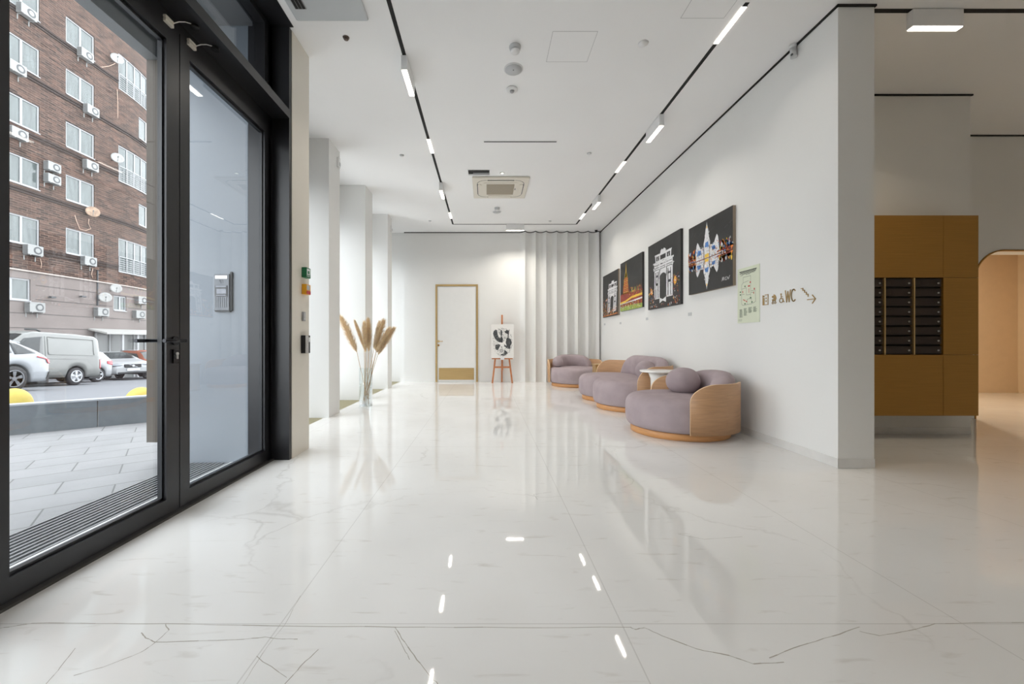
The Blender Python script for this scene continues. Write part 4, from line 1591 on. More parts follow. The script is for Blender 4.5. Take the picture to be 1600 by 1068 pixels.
class Relief:
    def __init__(self):
        self.bm = BM()

    def pt(self, u, v, h=0.0):
        return (-h, -u, v)

    def poly(self, pts, h0=0.0, h1=0.005):
        prism(self.bm, [self.pt(u, v, h0) for u, v in pts], (-(h1 - h0), 0, 0))

    def line(self, pts, wd):
        for (a, b), (c, d) in zip(pts, pts[1:]):
            L_ = math.hypot(c - a, d - b) or 1e-6
            nx, ny = -(d - b) / L_ * wd / 2, (c - a) / L_ * wd / 2
            ex, ey = (c - a) / L_ * wd * .45, (d - b) / L_ * wd * .45
            self.poly([(a + nx - ex, b + ny - ey), (a - nx - ex, b - ny - ey), (c - nx + ex, d - ny + ey), (c + nx + ex, d + ny + ey)])

    def arc(self, cu, cv, r, a0, a1, wd, n=14, ry=None):
        ry = ry or r
        self.line([(cu + r * math.cos(a0 + (a1 - a0) * k / n), cv + ry * math.sin(a0 + (a1 - a0) * k / n)) for k in range(n + 1)], wd)

    def dot(self, cu, cv, r):
        self.poly([(cu + r * math.cos(2 * PI * k / 12), cv + r * math.sin(2 * PI * k / 12)) for k in range(12)])


# u counts from y = 4.06 towards the camera
g = Relief()                                            # lift
g.line([(.006, .055), (.006, .15)], .004); g.line([(.012, .055), (.080, .055), (.080, .152), (.040, .152)], .006)
g.poly([(.010, .055), (.028, .055), (.028, .125), (.010, .125)]); g.dot(.019, .139, .009)
g.poly([(.044, .112), (.062, .112), (.053, .128)]); g.poly([(.044, .096), (.062, .096), (.053, .080)])
obj('lift_pictogram', g.bm, M_SIGN, SG)
g = Relief()                                            # pram
u = .13
g.poly([(u + .004, .098), (u + .062, .098), (u + .052, .080), (u + .014, .080)])
g.poly([(u + .028, .098)] + [(u + .028 + .036 * math.cos(k * PI / 16), .098 + .046 * math.sin(k * PI / 16)) for k in range(9)])
g.dot(u + .014, .122, .009); g.line([(u + .018, .078), (u + .034, .088), (u + .048, .078)], .005)
g.arc(u + .016, .064, .010, 0, 2 * PI, .004); g.arc(u + .050, .064, .010, 0, 2 * PI, .004)
obj('pram_pictogram', g.bm, M_SIGN, SG)
g = Relief()                                            # wheelchair
u = .24
g.dot(u + .016, .135, .0075); g.line([(u + .016, .126), (u + .018, .092), (u + .038, .092), (u + .048, .062), (u + .056, .062)], .0065)
g.line([(u + .017, .112), (u + .036, .110)], .005)
g.arc(u + .018, .077, .021, PI * .62, PI * 1.98, .005)
obj('wheelchair_pictogram', g.bm, M_SIGN, SG)
g = Relief()
g.line([(.312, .160), (.328, .055), (.343, .150), (.358, .055), (.373, .160)], .0085)
obj('letter_w', g.bm, M_SIGN, SG)
g = Relief()
g.arc(.412, .108, .026, PI * .28, PI * 1.72, .0085, 20, ry=.053)
obj('letter_c', g.bm, M_SIGN, SG)
g = Relief()
st = []
uu, vv = .500, .156
for k in range(4):
    st += [(uu, vv), (uu + .019, vv)]
    uu += .019; vv -= .019
g.line(st + [(uu, vv)], .0065)
obj('stairs_pictogram', g.bm, M_SIGN, SG)
g = Relief()
g.line([(.570, .052), (.652, .052)], .007); g.line([(.622, .086), (.654, .052), (.622, .018)], .007)
obj('arrow', g.bm, M_SIGN, SG)

# ================================================================== FITTINGS ON THE ENTRANCE PIER
PX = -1.65
def wallbox(name, label, cat, y, z, w_, h_, d_, m):
    t = thing(name, label, cat, (PX, y, z))
    b = BM(); box(b, 0, d_, -w_ / 2, w_ / 2, -h_ / 2, h_ / 2)
    obj('casing', b, m, t, 0.003)
    return t
M_GREEN = mat('green_plastic', srgb(18, 112, 70), 0.4)
M_AMBER = mat('amber_plastic', srgb(238, 170, 28), 0.4)
M_REDP = mat('red_plastic', srgb(196, 32, 44), 0.4)
t = wallbox('call_point', 'green break-glass door release box on the entrance pier', 'call point', 3.675, 1.612, .090, .090, .042, M_GREEN)
b = BM(); box(b, .042, .045, -.036, .022, -.034, .034); obj('front_plate', b, M_WHITEP, t)
b = BM(); cyl(b, (.045, -.008, .002), (.047, -.008, .002), .016); box(b, .045, .047, -.032, .018, -.030, -.022); obj('emblem', b, M_GREEN, t)
t = wallbox('call_point', 'yellow fire call box with a red strip, below the green box', 'call point', 3.675, 1.462, .090, .090, .042, M_AMBER)
b = BM(); box(b, .042, .045, -.038, .018, -.005, .036); obj('front_plate', b, M_LGREYP, t)
b = BM(); box(b, .042, .046, -.042, .036, -.042, -.014); obj('red_strip', b, M_REDP, t)
t = wallbox('card_reader', 'slim grey card reader midway on the entrance pier', 'card reader', 3.655, 1.218, .044, .082, .016, M_GREYP)
b = BM(); box(b, .016, .018, -.016, .016, -.03, .035); obj('front_plate', b, M_LGREYP, t)
t = wallbox('door_intercom', 'black and steel intercom lowest on the entrance pier', 'intercom', 3.665, .968, .100, .160, .040, M_RUB)
b = BM(); box(b, .040, .043, -.049, .010, -.078, .078); obj('steel_plate', b, M_STEEL, t)
b = BM(); box(b, .040, .044, .016, .044, .02, .062); obj('button', b, M_WHITEP, t)
b = BM(); cyl(b, (.043, -.02, .0), (.046, -.02, .0), .006); box(b, .043, .045, -.024, -.016, -.03, -.004); box(b, .043, .045, -.03, -.012, .045, .049); obj('key_symbol', b, M_WHITEP, t)

# outdoor intercom on the stone facing beside the doors
t = thing('entry_panel', 'steel door entry panel outside, seen through the right glass door', 'intercom', (-2.17, 3.36, 1.402))
b = BM(); box(b, -.062, .062, -.03, 0, -.155, .145); obj('casing', b, mat('entry_panel_metal', srgb(92, 95, 100), .4, metal=.4), t, 0.003)
b = BM(); box(b, .062, .075, -.02, 0, -.155, .165); box(b, -.062, .062, -.02, 0, -.165, -.155); obj('dark_edge_strips', b, M_ACD, t)  # dark strips along the right and lower edges of the casing
b = BM(); box(b, -.05, .048, -.034, -.03, .105, .130); obj('visor', b, M_STEEL, t)
b = BM(); box(b, -.052, .048, -.034, -.03, -.04, .05); obj('screen_bezel', b, M_ACD, t)
b = BM(); box(b, -.038, .040, -.036, -.034, -.018, .022); box(b, -.045, .042, -.036, -.034, .036, .047); box(b, -.042, .038, -.036, -.034, -.034, -.027)
obj('screen', b, mat('pale_screen', srgb(130, 134, 144), .3), t)
b = BM()
for k in range(6):
    box(b, -.046 + .017 * k, -.044 + .017 * k, -.0315, -.03, -.13, -.045)
obj('speaker_slots', b, M_ACD, t)
b = BM()                                                # the digits 51
def seg(a, c): box(b, min(a[0], c[0]) - .0015, max(a[0], c[0]) + .0015, -.0315, -.03, min(a[1], c[1]) - .0015, max(a[1], c[1]) + .0015)
for a, c in (((-.004, .094), (-.016, .094)), ((-.016, .094), (-.016, .083)), ((-.016, .083), (-.004, .083)), ((-.004, .083), (-.004, .071)), ((-.004, .071), (-.016, .071)), ((.010, .094), (.010, .071)), ((.006, .090), (.010, .094))):
    seg(a, c)
obj('house_number', b, M_ACD, t)

# alarm contacts on the door head
for y, lab in ((2.29, 'white magnetic contact with cable above the left glass door leaf'), (2.47, 'white magnetic contact with cable above the right glass door leaf')):
    t = thing('magnetic_contact', lab, 'sensor', (-1.80, y, 2.79), 0, 'magnetic contacts over the glass doors')
    b = BM(); box(b, 0, .018, -.03, .03, .012, .027); box(b, 0, .018, -.03, .03, -.010, .008); obj('magnet', b, M_CAS, t, .002)
    b = BM(); tube(b, [(.01, .03, .02), (.03, .05, .045), (.05, .07, .06), (.07, .10, .071)], .003); obj('cable', b, M_WHITEP, t)
    b = BM(); cyl(b, (.075, .115, .073), (.075, .115, .055), .022); obj('junction_box', b, M_RUB, t)
t = thing('door_closer', 'dark red-brown door closer at the head of the left leaf', 'door closer', (-1.80, 1.75, 2.74))
b = BM(); box(b, 0, .045, -.30, .30, -.02, .03); obj('body', b, mat('brown_anodised', srgb(74, 48, 44), .35, metal=.5), t, .005)
b = BM(); box(b, .045, .047, .27, .28, 0.0, .01); obj('indicator', b, M_REDP, t)

# ================================================================== VASE OF PAMPAS GRASS
VXc, VYc = -1.858, 6.26
t = thing('glass_vase', 'tall clear glass cylinder vase holding dried pampas plumes', 'vase', (VXc, VYc, 0))
b = BM(); lathe(b, [(0.0905, .02), (0.0965, .0), (0.0965, .58), (0.0925, .58), (0.0915, .021), (0.02, .02)], n=36)
obj('glass_wall', b, M_VGLASS, t)
b = BM(); lathe(b, [(0.090, .004), (0.090, .018)], n=36); obj('glass_bottom', b, glass('thick_glass', (.80, .85, .83)), t)
ST = [  # tip (px), plume base (px), depth offset, label
    ((534.5, 495), (558, 551), -.03, 'pampas plume leaning farthest left out of the vase'),
    ((557, 503), (569, 545), .05, 'thin pampas plume second from the left, darker than the rest'),
    ((569.4, 505), (571, 551), -.02, 'upright pampas plume in the middle of the vase, its left one'),
    ((576.5, 500), (576, 550), .03, 'tallest upright pampas plume in the middle of the vase'),
    ((598, 501), (584, 546), .0, 'broad pampas plume leaning slightly right'),
    ((593, 504), (587, 549), .05, 'pampas plume half hidden behind the broad right one'),
    ((605, 513), (588, 552), -.04, 'pampas plume second from the right'),
    ((613, 513), (590, 555), .02, 'pampas plume leaning farthest right, lowest tip'),
]
def Q(px_, py_, D_): return Vector(((px_ - VX) * D_ / F, D_, 1 + (VY - py_) * D_ / F))
for i, (tp, bs, dd, lab) in enumerate(ST):
    R = random.Random(40 + i)
    a = i * 2.399
    root = Vector((VXc + .055 * math.cos(a), VYc + .055 * math.sin(a), .022))
    pb, tipp = Q(bs[0], bs[1], VYc + dd), Q(tp[0], tp[1], VYc + dd * 1.6)
    mid = Vector((VXc + (pb.x - VXc) * .35, VYc + dd * .4, .40))
    t = thing('pampas_stem', lab, 'dried grass', tuple(root), 0, 'pampas plumes in the glass vase')
    def bez(u):
        p = root.lerp(mid, u); q_ = mid.lerp(pb, u)
        return p.lerp(q_, u) - root
    b = BM(); tube(b, [bez(k / 14) for k in range(15)], .0052, 6, r2=.004)
    obj('stem', b, M_STEM, t)
    b = BM()
    ax = tipp - pb
    L_ = ax.length
    d0 = ax.normalized()
    bend = Vector((R.uniform(-.02, .02), R.uniform(-.02, .02), 0)) + Vector((ax.x * .12, 0, -abs(ax.x) * .05))
    s1 = d0.orthogonal().normalized(); s2 = d0.cross(s1)
    wide = .10 if i in (0, 4) else (.042 if i == 1 else .072)
    for k in range(1700):
        u = R.uniform(0, .93) ** .9
        base = pb + ax * u + bend * (u * u)
        th = R.uniform(0, 2 * PI)
        side = s1 * math.cos(th) + s2 * math.sin(th)
        wdt = wide * (math.sin(PI * min(1, u * .82 + .12)) ** .7) * R.uniform(.35, 1.2)
        ln = L_ * R.uniform(.12, .24)
        p1 = base + side * wdt * .55 + d0 * ln * .5
        p2 = base + side * wdt * 1.0 + d0 * ln + Vector((0, 0, -.01))
        wv = d0.cross(side) * R.uniform(.0016, .0032)
        v = [b.verts.new(p - root) for p in (base - wv, base + wv, p1 + wv * .9, p1 - wv * .9)]
        v5 = b.verts.new(p2 - root)
        b.faces.new(v); b.faces.new((v[3], v[2], v5))
    obj('plume', b, M_STRAW, t, recalc=False)

# ================================================================== LETTERBOXES
t = thing('letterbox_cabinet', 'brass-clad wall cabinet with three columns of dark letterboxes', 'letterboxes', (0, 4.10, 0))
FY = 0.0
b = BM(); box(b, 3.25, 4.96, .045, .245, .245, 2.262); obj('body', b, M_BRASSD, t)
xa, xs, xe = 3.72, 4.612, 4.965
za, zb, zc, zd = .243, .860, 1.634, 2.264
gp = .003
for (x0, x1, z0, z1) in ((3.25, xs - gp, zb * 0 + za, zb - gp), (3.25, xs - gp, zc + gp, zd), (xs, xe, za, zb - gp), (xs, xe, zb, zc), (xs, xe, zc + gp, zd), (3.25, xa - .005, zb, zc)):
    b = BM(); box(b, x0, x1, 0, .045, z0, z1); obj('brass_panel', b, M_BRASSD, t, .0015)
b = BM(); box(b, xa - .005, xs - gp, .03, .045, zb, zc); obj('recess', b, M_GAP, t)
M_MBOX = mat('dark_brown_metal', srgb(52, 42, 38), .45, metal=.3, var=.1)
M_MEMB = mat('worn_brown_metal', srgb(74, 62, 52), .5)
cw = (xs - gp - xa) / 3.0
rh = (zc - zb) / 8.0
lockb = None
for c in range(3):
    x0, x1 = xa + c * cw + .012, xa + (c + 1) * cw - .012
    if c < 2:
        b = BM(); box(b, x1 + .005, x1 + .019, -.006, .03, zb, zc); obj('divider', b, M_BRASS, t)
    for r_ in range(8):
        z0 = zb + r_ * rh + .008
        b = BM(); box(b, x0, x1, .006, .03, z0, z0 + rh - .020)
        dr = obj('letterbox_door', b, M_MBOX, t, .002)
        b = BM(); cyl(b, (x1 - .035, .006, z0 + rh * .36), (x1 - .035, -.002, z0 + rh * .36), .0085, n=12)
        obj('lock', b, M_STEEL, dr)
        b = BM()
        for k in range(3):
            zz = z0 + rh * .2
            box(b, x0 + .02 + k * .017, x0 + .022 + k * .017, .005, .006, zz, zz + .035)
        obj('number_marks', b, M_MEMB, dr)

# ================================================================== OUTSIDE: GROUND, LOW WALL
DX, DY = .79 / math.hypot(.79, .62), .62 / math.hypot(.79, .62)
def onwall(s, n=0.0):
    """point along the low wall; s metres from its left reference, n to the street side"""
    return (-5.14 + DX * s - DY * n, 4.38 + DY * s + DX * n)
bm = BM()
pl = [(-1.86, YN), (-1.86, 3.6), (-2.0, 3.78), (-2.0, 7.0), onwall(2.9), onwall(-9.0), (-12.2, YN)]
prism(bm, [(x, y, -0.02) for x, y in pl], (0, 0, -0.2))
struct('ground_paving', bm, M_PAVE)
def zst(y): return -.47 - .062 * (y - 11.7) if y > 3.0 else -.47 + .062 * 8.7
bm = BM()
ys = [-12, 3.0, 9, 15, 20, 26, 34, 60]
L0 = [bm.verts.new((-45, y, zst(y) - (.15 if y < 4 else 0))) for y in ys]
L1 = [bm.verts.new((-3.2 if y > 4 else -9, y, zst(y) - (.15 if y < 4 else 0))) for y in ys]
for i in range(len(ys) - 1):
    bm.faces.new((L0[i], L1[i], L1[i + 1], L0[i + 1]))
struct('street', bm, M_ASPH)

t = thing('granite_kerb_wall', 'low grey granite wall between the paving and the street', 'low wall', (0, 0, 0))
M_GRTOP = mat('granite_coping', srgb(150, 154, 158), .6, var=.04, scale=12)
segs = [-8.5, -6.3, -4.1, -1.9, -.55, .69, 2.05, 2.85]
for a, c in zip(segs, segs[1:]):
    b = BM()
    p = [onwall(a + .006), onwall(c - .006), onwall(c - .006, .13), onwall(a + .006, .13)]
    prism(b, [(x, y, -.3) for x, y in p], (0, 0, .592))
    o = obj('slab', b, M_GRAN, t)
b = BM()
p = [onwall(-8.5, -.004), onwall(2.85, -.004), onwall(2.85, .134), onwall(-8.5, .134)]
prism(b, [(x, y, .292) for x, y in p], (0, 0, .018))
obj('coping', b, M_GRTOP, t)

# entrance mat with ribs outside the doors
t = thing('entrance_mat', 'ribbed aluminium entrance mat outside the glass doors', 'doormat', (0, 0, 0))
M_RIB = mat('mat_rib', srgb(90, 92, 96), .5)
M_RUBM = mat('dark_mat_rubber', srgb(54, 56, 60), .8)
b = BM(); box(b, -2.47, -2.07, -.6, 3.345, -.019, -.006); obj('rubber_bed', b, M_RUBM, t)
M_ALU = mat('aluminium_rib', srgb(140, 142, 146), .35, metal=.4)
for k in range(11):
    x = -2.455 + k * .036
    b = BM(); box(b, x, x + .013, -.6, 3.34, -.006, .001); obj('rib', b, M_ALU, t)

for x, y, lab in ((-8.32, 7.15, 'yellow concrete hemisphere at the left, beyond the granite wall'), (-6.42, 7.55, 'yellow concrete hemisphere nearer the stone pier, beyond the granite wall')):
    z = zst(y)
    t = thing('hemisphere_bollard', lab, 'bollard', (x, y, z), 0, 'yellow hemispheres on the street side')
    b = BM(); lathe(b, [(.24, 0), (.24, .05)], n=32); obj('base_ring', b, M_YEL, t)
    b = BM()
    lathe(b, [(.245 * math.cos(a * PI / 24), .05 + .30 * math.sin(a * PI / 24)) for a in range(12)] + [(.004, .35)], n=36)
    obj('dome', b, M_YEL, t)

# ================================================================== OUTSIDE: BRICK APARTMENT BUILDING
BXX = -24.4
def fx(y): return BXX if y < 26.9 else BXX - .045 * (y - 26.9) ** 2
bld = thing('apartment_building', 'brown brick apartment building with a pinkish stucco ground storey across the street', 'building', (BXX, 26, -2.4))
BO = Vector((BXX, 26, -2.4))
def bobj(name, bm, m, parent=None, smooth=False):
    for v in bm.verts:
        v.co -= BO
    return obj(name, bm, m, parent or bld, recalc=True)
tops = [22.92, 19.86, 16.84, 13.76, 10.68, 7.58]
WIN = []
for zt in tops:
    WIN.append((20.47, 22.2, zt - 1.48, zt, 'w'))
    WIN.append((23.58, 25.3, zt - 1.48, zt, 'w'))
    WIN.append((17.1, 18.85, zt - 1.48, zt, 'w'))
WIN += [(26.95, 30.4, 17.75, 20.1, 'b'), (26.95, 30.4, 11.63, 14.0, 'b'), (26.95, 30.4, 5.6, 7.82, 'b'),
        (28.7, 30.4, 15.35, 16.85, 'w'), (28.7, 30.4, 9.2, 10.7, 'w')]
WIN += [(20.0, 21.75, 3.13, 4.27, 'w'), (26.6, 27.56, 3.0, 3.97, 'w')]
ycut = sorted(set([14.0, 34.0] + [a for q_ in WIN for a in q_[:2]] + [26.9 + .5 * k for k in range(15)]))
def shell(name, z0, z1, m):
    bm = BM()
    zc_ = sorted(set([z0, z1] + [z for q_ in WIN for z in q_[2:4] if z0 < z < z1]))
    for ya, yb in zip(ycut, ycut[1:]):
        if yb - ya < 1e-4:
            continue
        for za_, zb_ in zip(zc_, zc_[1:]):
            cy, cz = (ya + yb) / 2, (za_ + zb_) / 2
            if any(q_[0] < cy < q_[1] and q_[2] < cz < q_[3] for q_ in WIN):
                continue
            bm.faces.new([bm.verts.new(p) for p in ((fx(ya), ya, za_), (fx(yb), yb, za_), (fx(yb), yb, zb_), (fx(ya), ya, zb_))])
    for (a, b, c, d, kd) in WIN:
        if not (z0 <= c < z1):
            continue
        dd = .14
        n = 8 if kd == 'b' else 2
        yy = [a + (b - a) * k / n for k in range(n + 1)]
        for p_, q_ in zip(yy, yy[1:]):
            for z in (c, d):
                bm.faces.new([bm.verts.new(v) for v in ((fx(p_), p_, z), (fx(q_), q_, z), (fx(q_) - dd, q_, z), (fx(p_) - dd, p_, z))])
        for y in (a, b):
            bm.faces.new([bm.verts.new(v) for v in ((fx(y), y, c), (fx(y), y, d), (fx(y) - dd, y, d), (fx(y) - dd, y, c))])
    return bobj(name, bm, m)
M_BRICK.node_tree  # shared
shell('brick_wall', 4.70, 24.5, M_BRICK)
shell('stucco_wall', -2.4, 4.70, M_STUCCO)
bm = BM(); box(bm, -36, -24.9 - 2.3, 14, 34, -2.4, 24.5); box(bm, -27.3, BXX, 13.9, 14.0, -2.4, 24.5)
bobj('core', bm, M_BAND)


def ribbon(name, z0, z1, out, m, y0=14.0, y1=34.0, gaps=()):
    bm = BM()
    ys_ = sorted(set([y0, y1] + [y for y in ycut if y0 < y < y1] + [e for g_ in gaps for e in g_]))
    for a, b in zip(ys_, ys_[1:]):
        c = (a + b) / 2
        if any(g_[0] < c < g_[1] for g_ in gaps):
            continue
        pts_ = [(fx(a) + out, a), (fx(b) + out, b), (fx(b) - .02, b), (fx(a) - .02, a)]
        prism(bm, [(x, y, z0) for x, y in pts_], (0, 0, z1 - z0))
    return bobj(name, bm, m)


for z in (18.32, 15.24, 12.15, 9.07, 6.03):
    gp_ = ((26.9, 30.42),) if z in (18.32, 12.15, 6.03) else ()
    ribbon('brick_cornice', z - .16, z - .06, .07, M_BAND, gaps=gp_)
    ribbon('brick_cornice', z - .30, z - .20, .05, M_BAND, gaps=gp_)
ribbon('stucco_cap', 4.66, 4.74, .08, mat('pale_stone_cap', srgb(150, 142, 136), .8))
for z in (4.0, 3.23, 2.45, 1.68, .9):
    gaps = [(19.9, 22.0)] if z > 3 else []
    if z in (3.23,): gaps += [(26.5, 27.7)]
    ribbon('stucco_groove', z - .02, z + .02, .004, M_STUCDK, gaps=gaps)


def bwin(a, b, c, d, kd):
    f = BM()
    n = 5 if kd == 'b' else 2
    dep = .10
    fw = .075
    k8 = 10 if kd == 'b' else 2
    yy = [a + (b - a) * k / k8 for k in range(k8 + 1)]
    for p_, q_ in zip(yy, yy[1:]):
        for z0, z1 in ((c, c + fw), (d - fw, d)):
            prism(f, [(fx(p_) - dep, p_, z0), (fx(q_) - dep, q_, z0), (fx(q_) - dep + .05, q_, z0), (fx(p_) - dep + .05, p_, z0)], (0, 0, z1 - z0))
    for k in range(n + 1):
        y = a + (b - a - fw) * k / n
        w_ = fw if kd == 'b' or k != 1 else fw * 1.4
        prism(f, [(fx(y) - dep, y, c + fw), (fx(y + w_) - dep, y + w_, c + fw), (fx(y + w_) - dep + .05, y + w_, c + fw), (fx(y) - dep + .05, y, c + fw)], (0, 0, d - c - 2 * fw))
    for p_, q_ in zip(yy, yy[1:]):
        prism(f, [(fx(p_) + .05, p_, c - .05), (fx(q_) + .05, q_, c - .05), (fx(q_) - .1, q_, c - .05), (fx(p_) - .1, p_, c - .05)], (0, 0, .05))
    fo = bobj('window', f, M_UPVC)
    g = BM()
    for p_, q_ in zip(yy, yy[1:]):
        g.faces.new([g.verts.new(v) for v in ((fx(p_) - .09, p_, c), (fx(q_) - .09, q_, c), (fx(q_) - .09, q_, d), (fx(p_) - .09, p_, d))])
    for v in g.verts:
        v.co -= BO
    obj('pane', g, M_PANE, fo)
    if kd == 'b':
        g = BM()
        for zz in (.12, .26, .40, .54, .68, .82, .96):
            for p_, q_ in zip(yy, yy[1:]):
                r_ = .022 if zz > .9 else .010
                prism(g, [(fx(p_) + .03, p_, c + zz), (fx(q_) + .03, q_, c + zz), (fx(q_) + .055, q_, c + zz), (fx(p_) + .055, p_, c + zz)], (0, 0, r_ * 2))
        for k in range(7):
            y = a + (b - a - .03) * k / 6
            box(g, fx(y) + .025, fx(y) + .06, y, y + .03, c, c + 1.0)
        for v in g.verts:
            v.co -= BO
        obj('railing', g, M_UPVC, fo)
for q_ in WIN:
    bwin(*q_)

# entrance porch of the building
PO = Vector((BXX + .1, 27.5, -2.2))
porch = thing('entrance_porch', 'pale flat porch roof on white columns at the foot of the brick building', 'porch', tuple(PO))
def pobj(name, bm, m):
    for v in bm.verts:
        v.co -= PO
    return obj(name, bm, m, porch)
bm = BM()
prism(bm, [(BXX + .1, 24.8, 1.66), (BXX + 1.25, 24.8, 1.40), (BXX + 1.25, 24.8, 1.50), (BXX + .1, 24.8, 1.76)], (0, 7.0, 0))
pobj('porch_roof', bm, mat('pale_canopy', srgb(146, 145, 142), .6))
for y in (25.98, 27.1, 28.6):
    bm = BM(); box(bm, BXX + 1.0, BXX + 1.13, y, y + .13, -2.2, 1.42); pobj('column', bm, M_UPVC)
bm = BM(); box(bm, BXX + .1, BXX + .14, 25.2, 31.0, -2.2, 1.6); pobj('glazing', bm, mat('dark_glazing', srgb(96, 98, 98), .2))
for y in (25.2, 26.1, 27.0, 27.9, 28.8):
    bm = BM(); box(bm, BXX + .14, BXX + .19, y, y + .08, -2.2, 1.6)
    pobj('glazing_bar', bm, M_UPVC)


# things fixed to the facade
def onfac(px_, py_, X=-24.15):
    D_ = -X * F / (VX - px_)
    return Vector((X, D_, 1 + (VY - py_) * D_ / F))


def ac(px_, py_, label, s=1.0, X=-24.22, protrude=.30):
    c = onfac(px_, py_, X)
    x0 = fx(c.y)
    t = thing('outdoor_air_conditioner', label, 'air conditioner', (x0, c.y, c.z), 0, 'white air conditioner boxes on the brick building')
    w_, h_ = .40 * s, .28 * s
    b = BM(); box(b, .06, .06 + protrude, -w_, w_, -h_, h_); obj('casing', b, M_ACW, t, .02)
    b = BM(); cyl(b, (.06 + protrude, .10 * s, 0), (.066 + protrude, .10 * s, 0), .215 * s, n=24); gr_ = obj('fan_grille', b, M_ACD, t)
    b = BM(); cyl(b, (.066 + protrude, .10 * s, 0), (.072 + protrude, .10 * s, 0), .06 * s, n=12)
    lathe(b, [(.13 * s, .062 + protrude), (.13 * s, .069 + protrude), (.12 * s, .069 + protrude)], c=(0, .10 * s, 0), n=24, axis='X')
    obj('fan_hub', b, M_ACW, gr_)
    b = BM()
    for k in range(6):
        box(b, .10, .04 + protrude, -w_ - .004, -w_, -h_ + .05 + k * .08 * s, -h_ + .09 * s + k * .08 * s)
    obj('side_vent', b, M_ACD, t)
    for yy in (-w_ * .7, w_ * .7):
        b = BM(); box(b, 0, .08 + protrude, yy - .02, yy + .02, -h_ - .04, -h_); box(b, 0, .03, yy - .02, yy + .02, -h_ - .3 * s, -h_ - .04)
        obj('bracket', b, M_ACW, t)
    return t


ACS = [(41, 19, 'air conditioner at the very top left, under the highest window'), (133, 86, 'air conditioner under the topmost window of the second column, near the wire to the dish'),
       (24, 106, 'air conditioner at the left edge beside the second window from the top'), (142, 173, 'air conditioner with dark fan below the second window of the second column'),
       (27, 209, 'air conditioner at the left edge under the third row cornice'), (81, 261, 'upper one of the stacked pair of air conditioners between two windows'),
       (81, 280, 'lower one of the stacked pair of air conditioners between two windows'), (141, 259, 'air conditioner below the third window of the second column'),
       (51, 391, 'air conditioner under the lowest brick-storey window at the left, cable hanging down'), (138, 408, 'air conditioner under the lowest brick-storey window of the second column'),
       (54, 480, 'air conditioner under the left stucco-storey window'), (158, 487, 'air conditioner on the stucco left of the small window, below the dishes'),
       (223, 469, 'upper air conditioner on the stucco beside the stone pier'), (219, 491, 'lower larger air conditioner on the stucco beside the stone pier')]
for x_, y_, lab in ACS:
    ac(x_, y_, lab, s=.94 if y_ not in (261, 280) else .85, protrude=.30)


def dish(px_, py_, r_px, label, m=M_DISH, X=-24.0):
    c = onfac(px_, py_, X)
    r_ = r_px * c.y / F
    x0 = fx(c.y)
    t = thing('satellite_dish', label, 'satellite dish', (x0, c.y, c.z), 0, 'satellite dishes on the building')
    hold = c.x - x0
    d_ = Vector((.75, -.62, .22)).normalized()
    a_ = d_.orthogonal().normalized(); b2 = d_.cross(a_)
    b = BM()
    rings = []
    for rr_, hh in ((.02, 0), (.35, .012), (.7, .05), (1.0, .11), (1.0, .09), (.7, .03), (.35, -.008), (.02, -.02)):
        rings.append([b.verts.new(Vector((hold, 0, 0)) + d_ * hh * r_ * 1.4 + (a_ * math.cos(2 * PI * k / 28) + b2 * math.sin(2 * PI * k / 28)) * rr_ * r_) for k in range(28)])
    for A_, B_ in zip(rings, rings[1:]):
        for k in range(28):
            f = b.faces.new((A_[k], A_[(k + 1) % 28], B_[(k + 1) % 28], B_[k])); f.smooth = True
    obj('reflector', b, m, t)
    tip = Vector((hold, 0, -.05)) + d_ * r_ * .95
    b = BM(); tube(b, [Vector((hold, 0, -r_ * .9)), tip], .015); obj('feed_arm', b, M_ACW, t)
    b = BM(); cyl(b, tip, tip - d_ * .10, .035, .03); obj('receiver', b, M_ACD, t)
    b = BM(); tube(b, [(0, 0, -.15), (hold * .6, 0, -.15), (hold - .03, 0, -.02)], .02); obj('mount', b, M_ACD, t)


dish(183, 92, 8.2, 'satellite dish highest on the facade beside the curved glazed balcony')
dish(183.5, 247, 8, 'satellite dish before the middle curved balcony window')
dish(145, 331, 8.5, 'round satellite dish with rusty orange streaks on the brick', M_RUST)
dish(164.5, 464.5, 8, 'lower left one of the two satellite dishes on the stucco')
dish(181.5, 450.5, 7.2, 'upper right one of the two satellite dishes, above the small stucco window')
for x_, y_, lab in ((76, 464, 'small floodlight on the stucco wall, right of the left window'), (124, 463, 'small round lamp on the stucco wall between the two windows')):
    c = onfac(x_, y_, -24.4)
    t = thing('wall_floodlight', lab, 'wall lamp', tuple(c), 0, 'small lamps on the stucco wall')
    b = BM(); box(b, 0, .15, -.02, .02, -.02, .02); obj('arm', b, M_ACD, t)
    b = BM(); box(b, .15, .30, -.13, .13, -.05, .04); obj('lamp_head', b, M_ACD, t)
# hanging cables
def cable(pts_px, lab, r_=.014):
    P = [onfac(a, b_, -24.33) for a, b_ in pts_px]
    for p in P:
        p.x = fx(p.y) + .03
    b = BM(); tube(b, [p - P[0] for p in P], r_, 6)
    o = tag(obj('cable', b, mat('pale_cable', srgb(190, 164, 146), .7)), lab, 'cable', 'cables hanging on the brick wall'); o.location = P[0]
cable([(64, 404), (66, 412), (65, 419)], 'pale cable below the lower left air conditioner of the brick storeys')
cable([(146, 419), (144, 428), (146, 434)], 'pale cable below the lowest air conditioner of the second column')
cable([(118, 336), (121, 346), (126, 358), (135, 360), (143, 357), (139, 349), (140, 342)], 'pale cable looping beneath the rusty satellite dish')
cable([(148, 100), (160, 105), (172, 103), (181, 99)], 'pale wire running from the top air conditioner to the highest dish')
cable([(184, 140), (185, 160), (185, 185)], 'white cable running down the brick beside the curved bay')
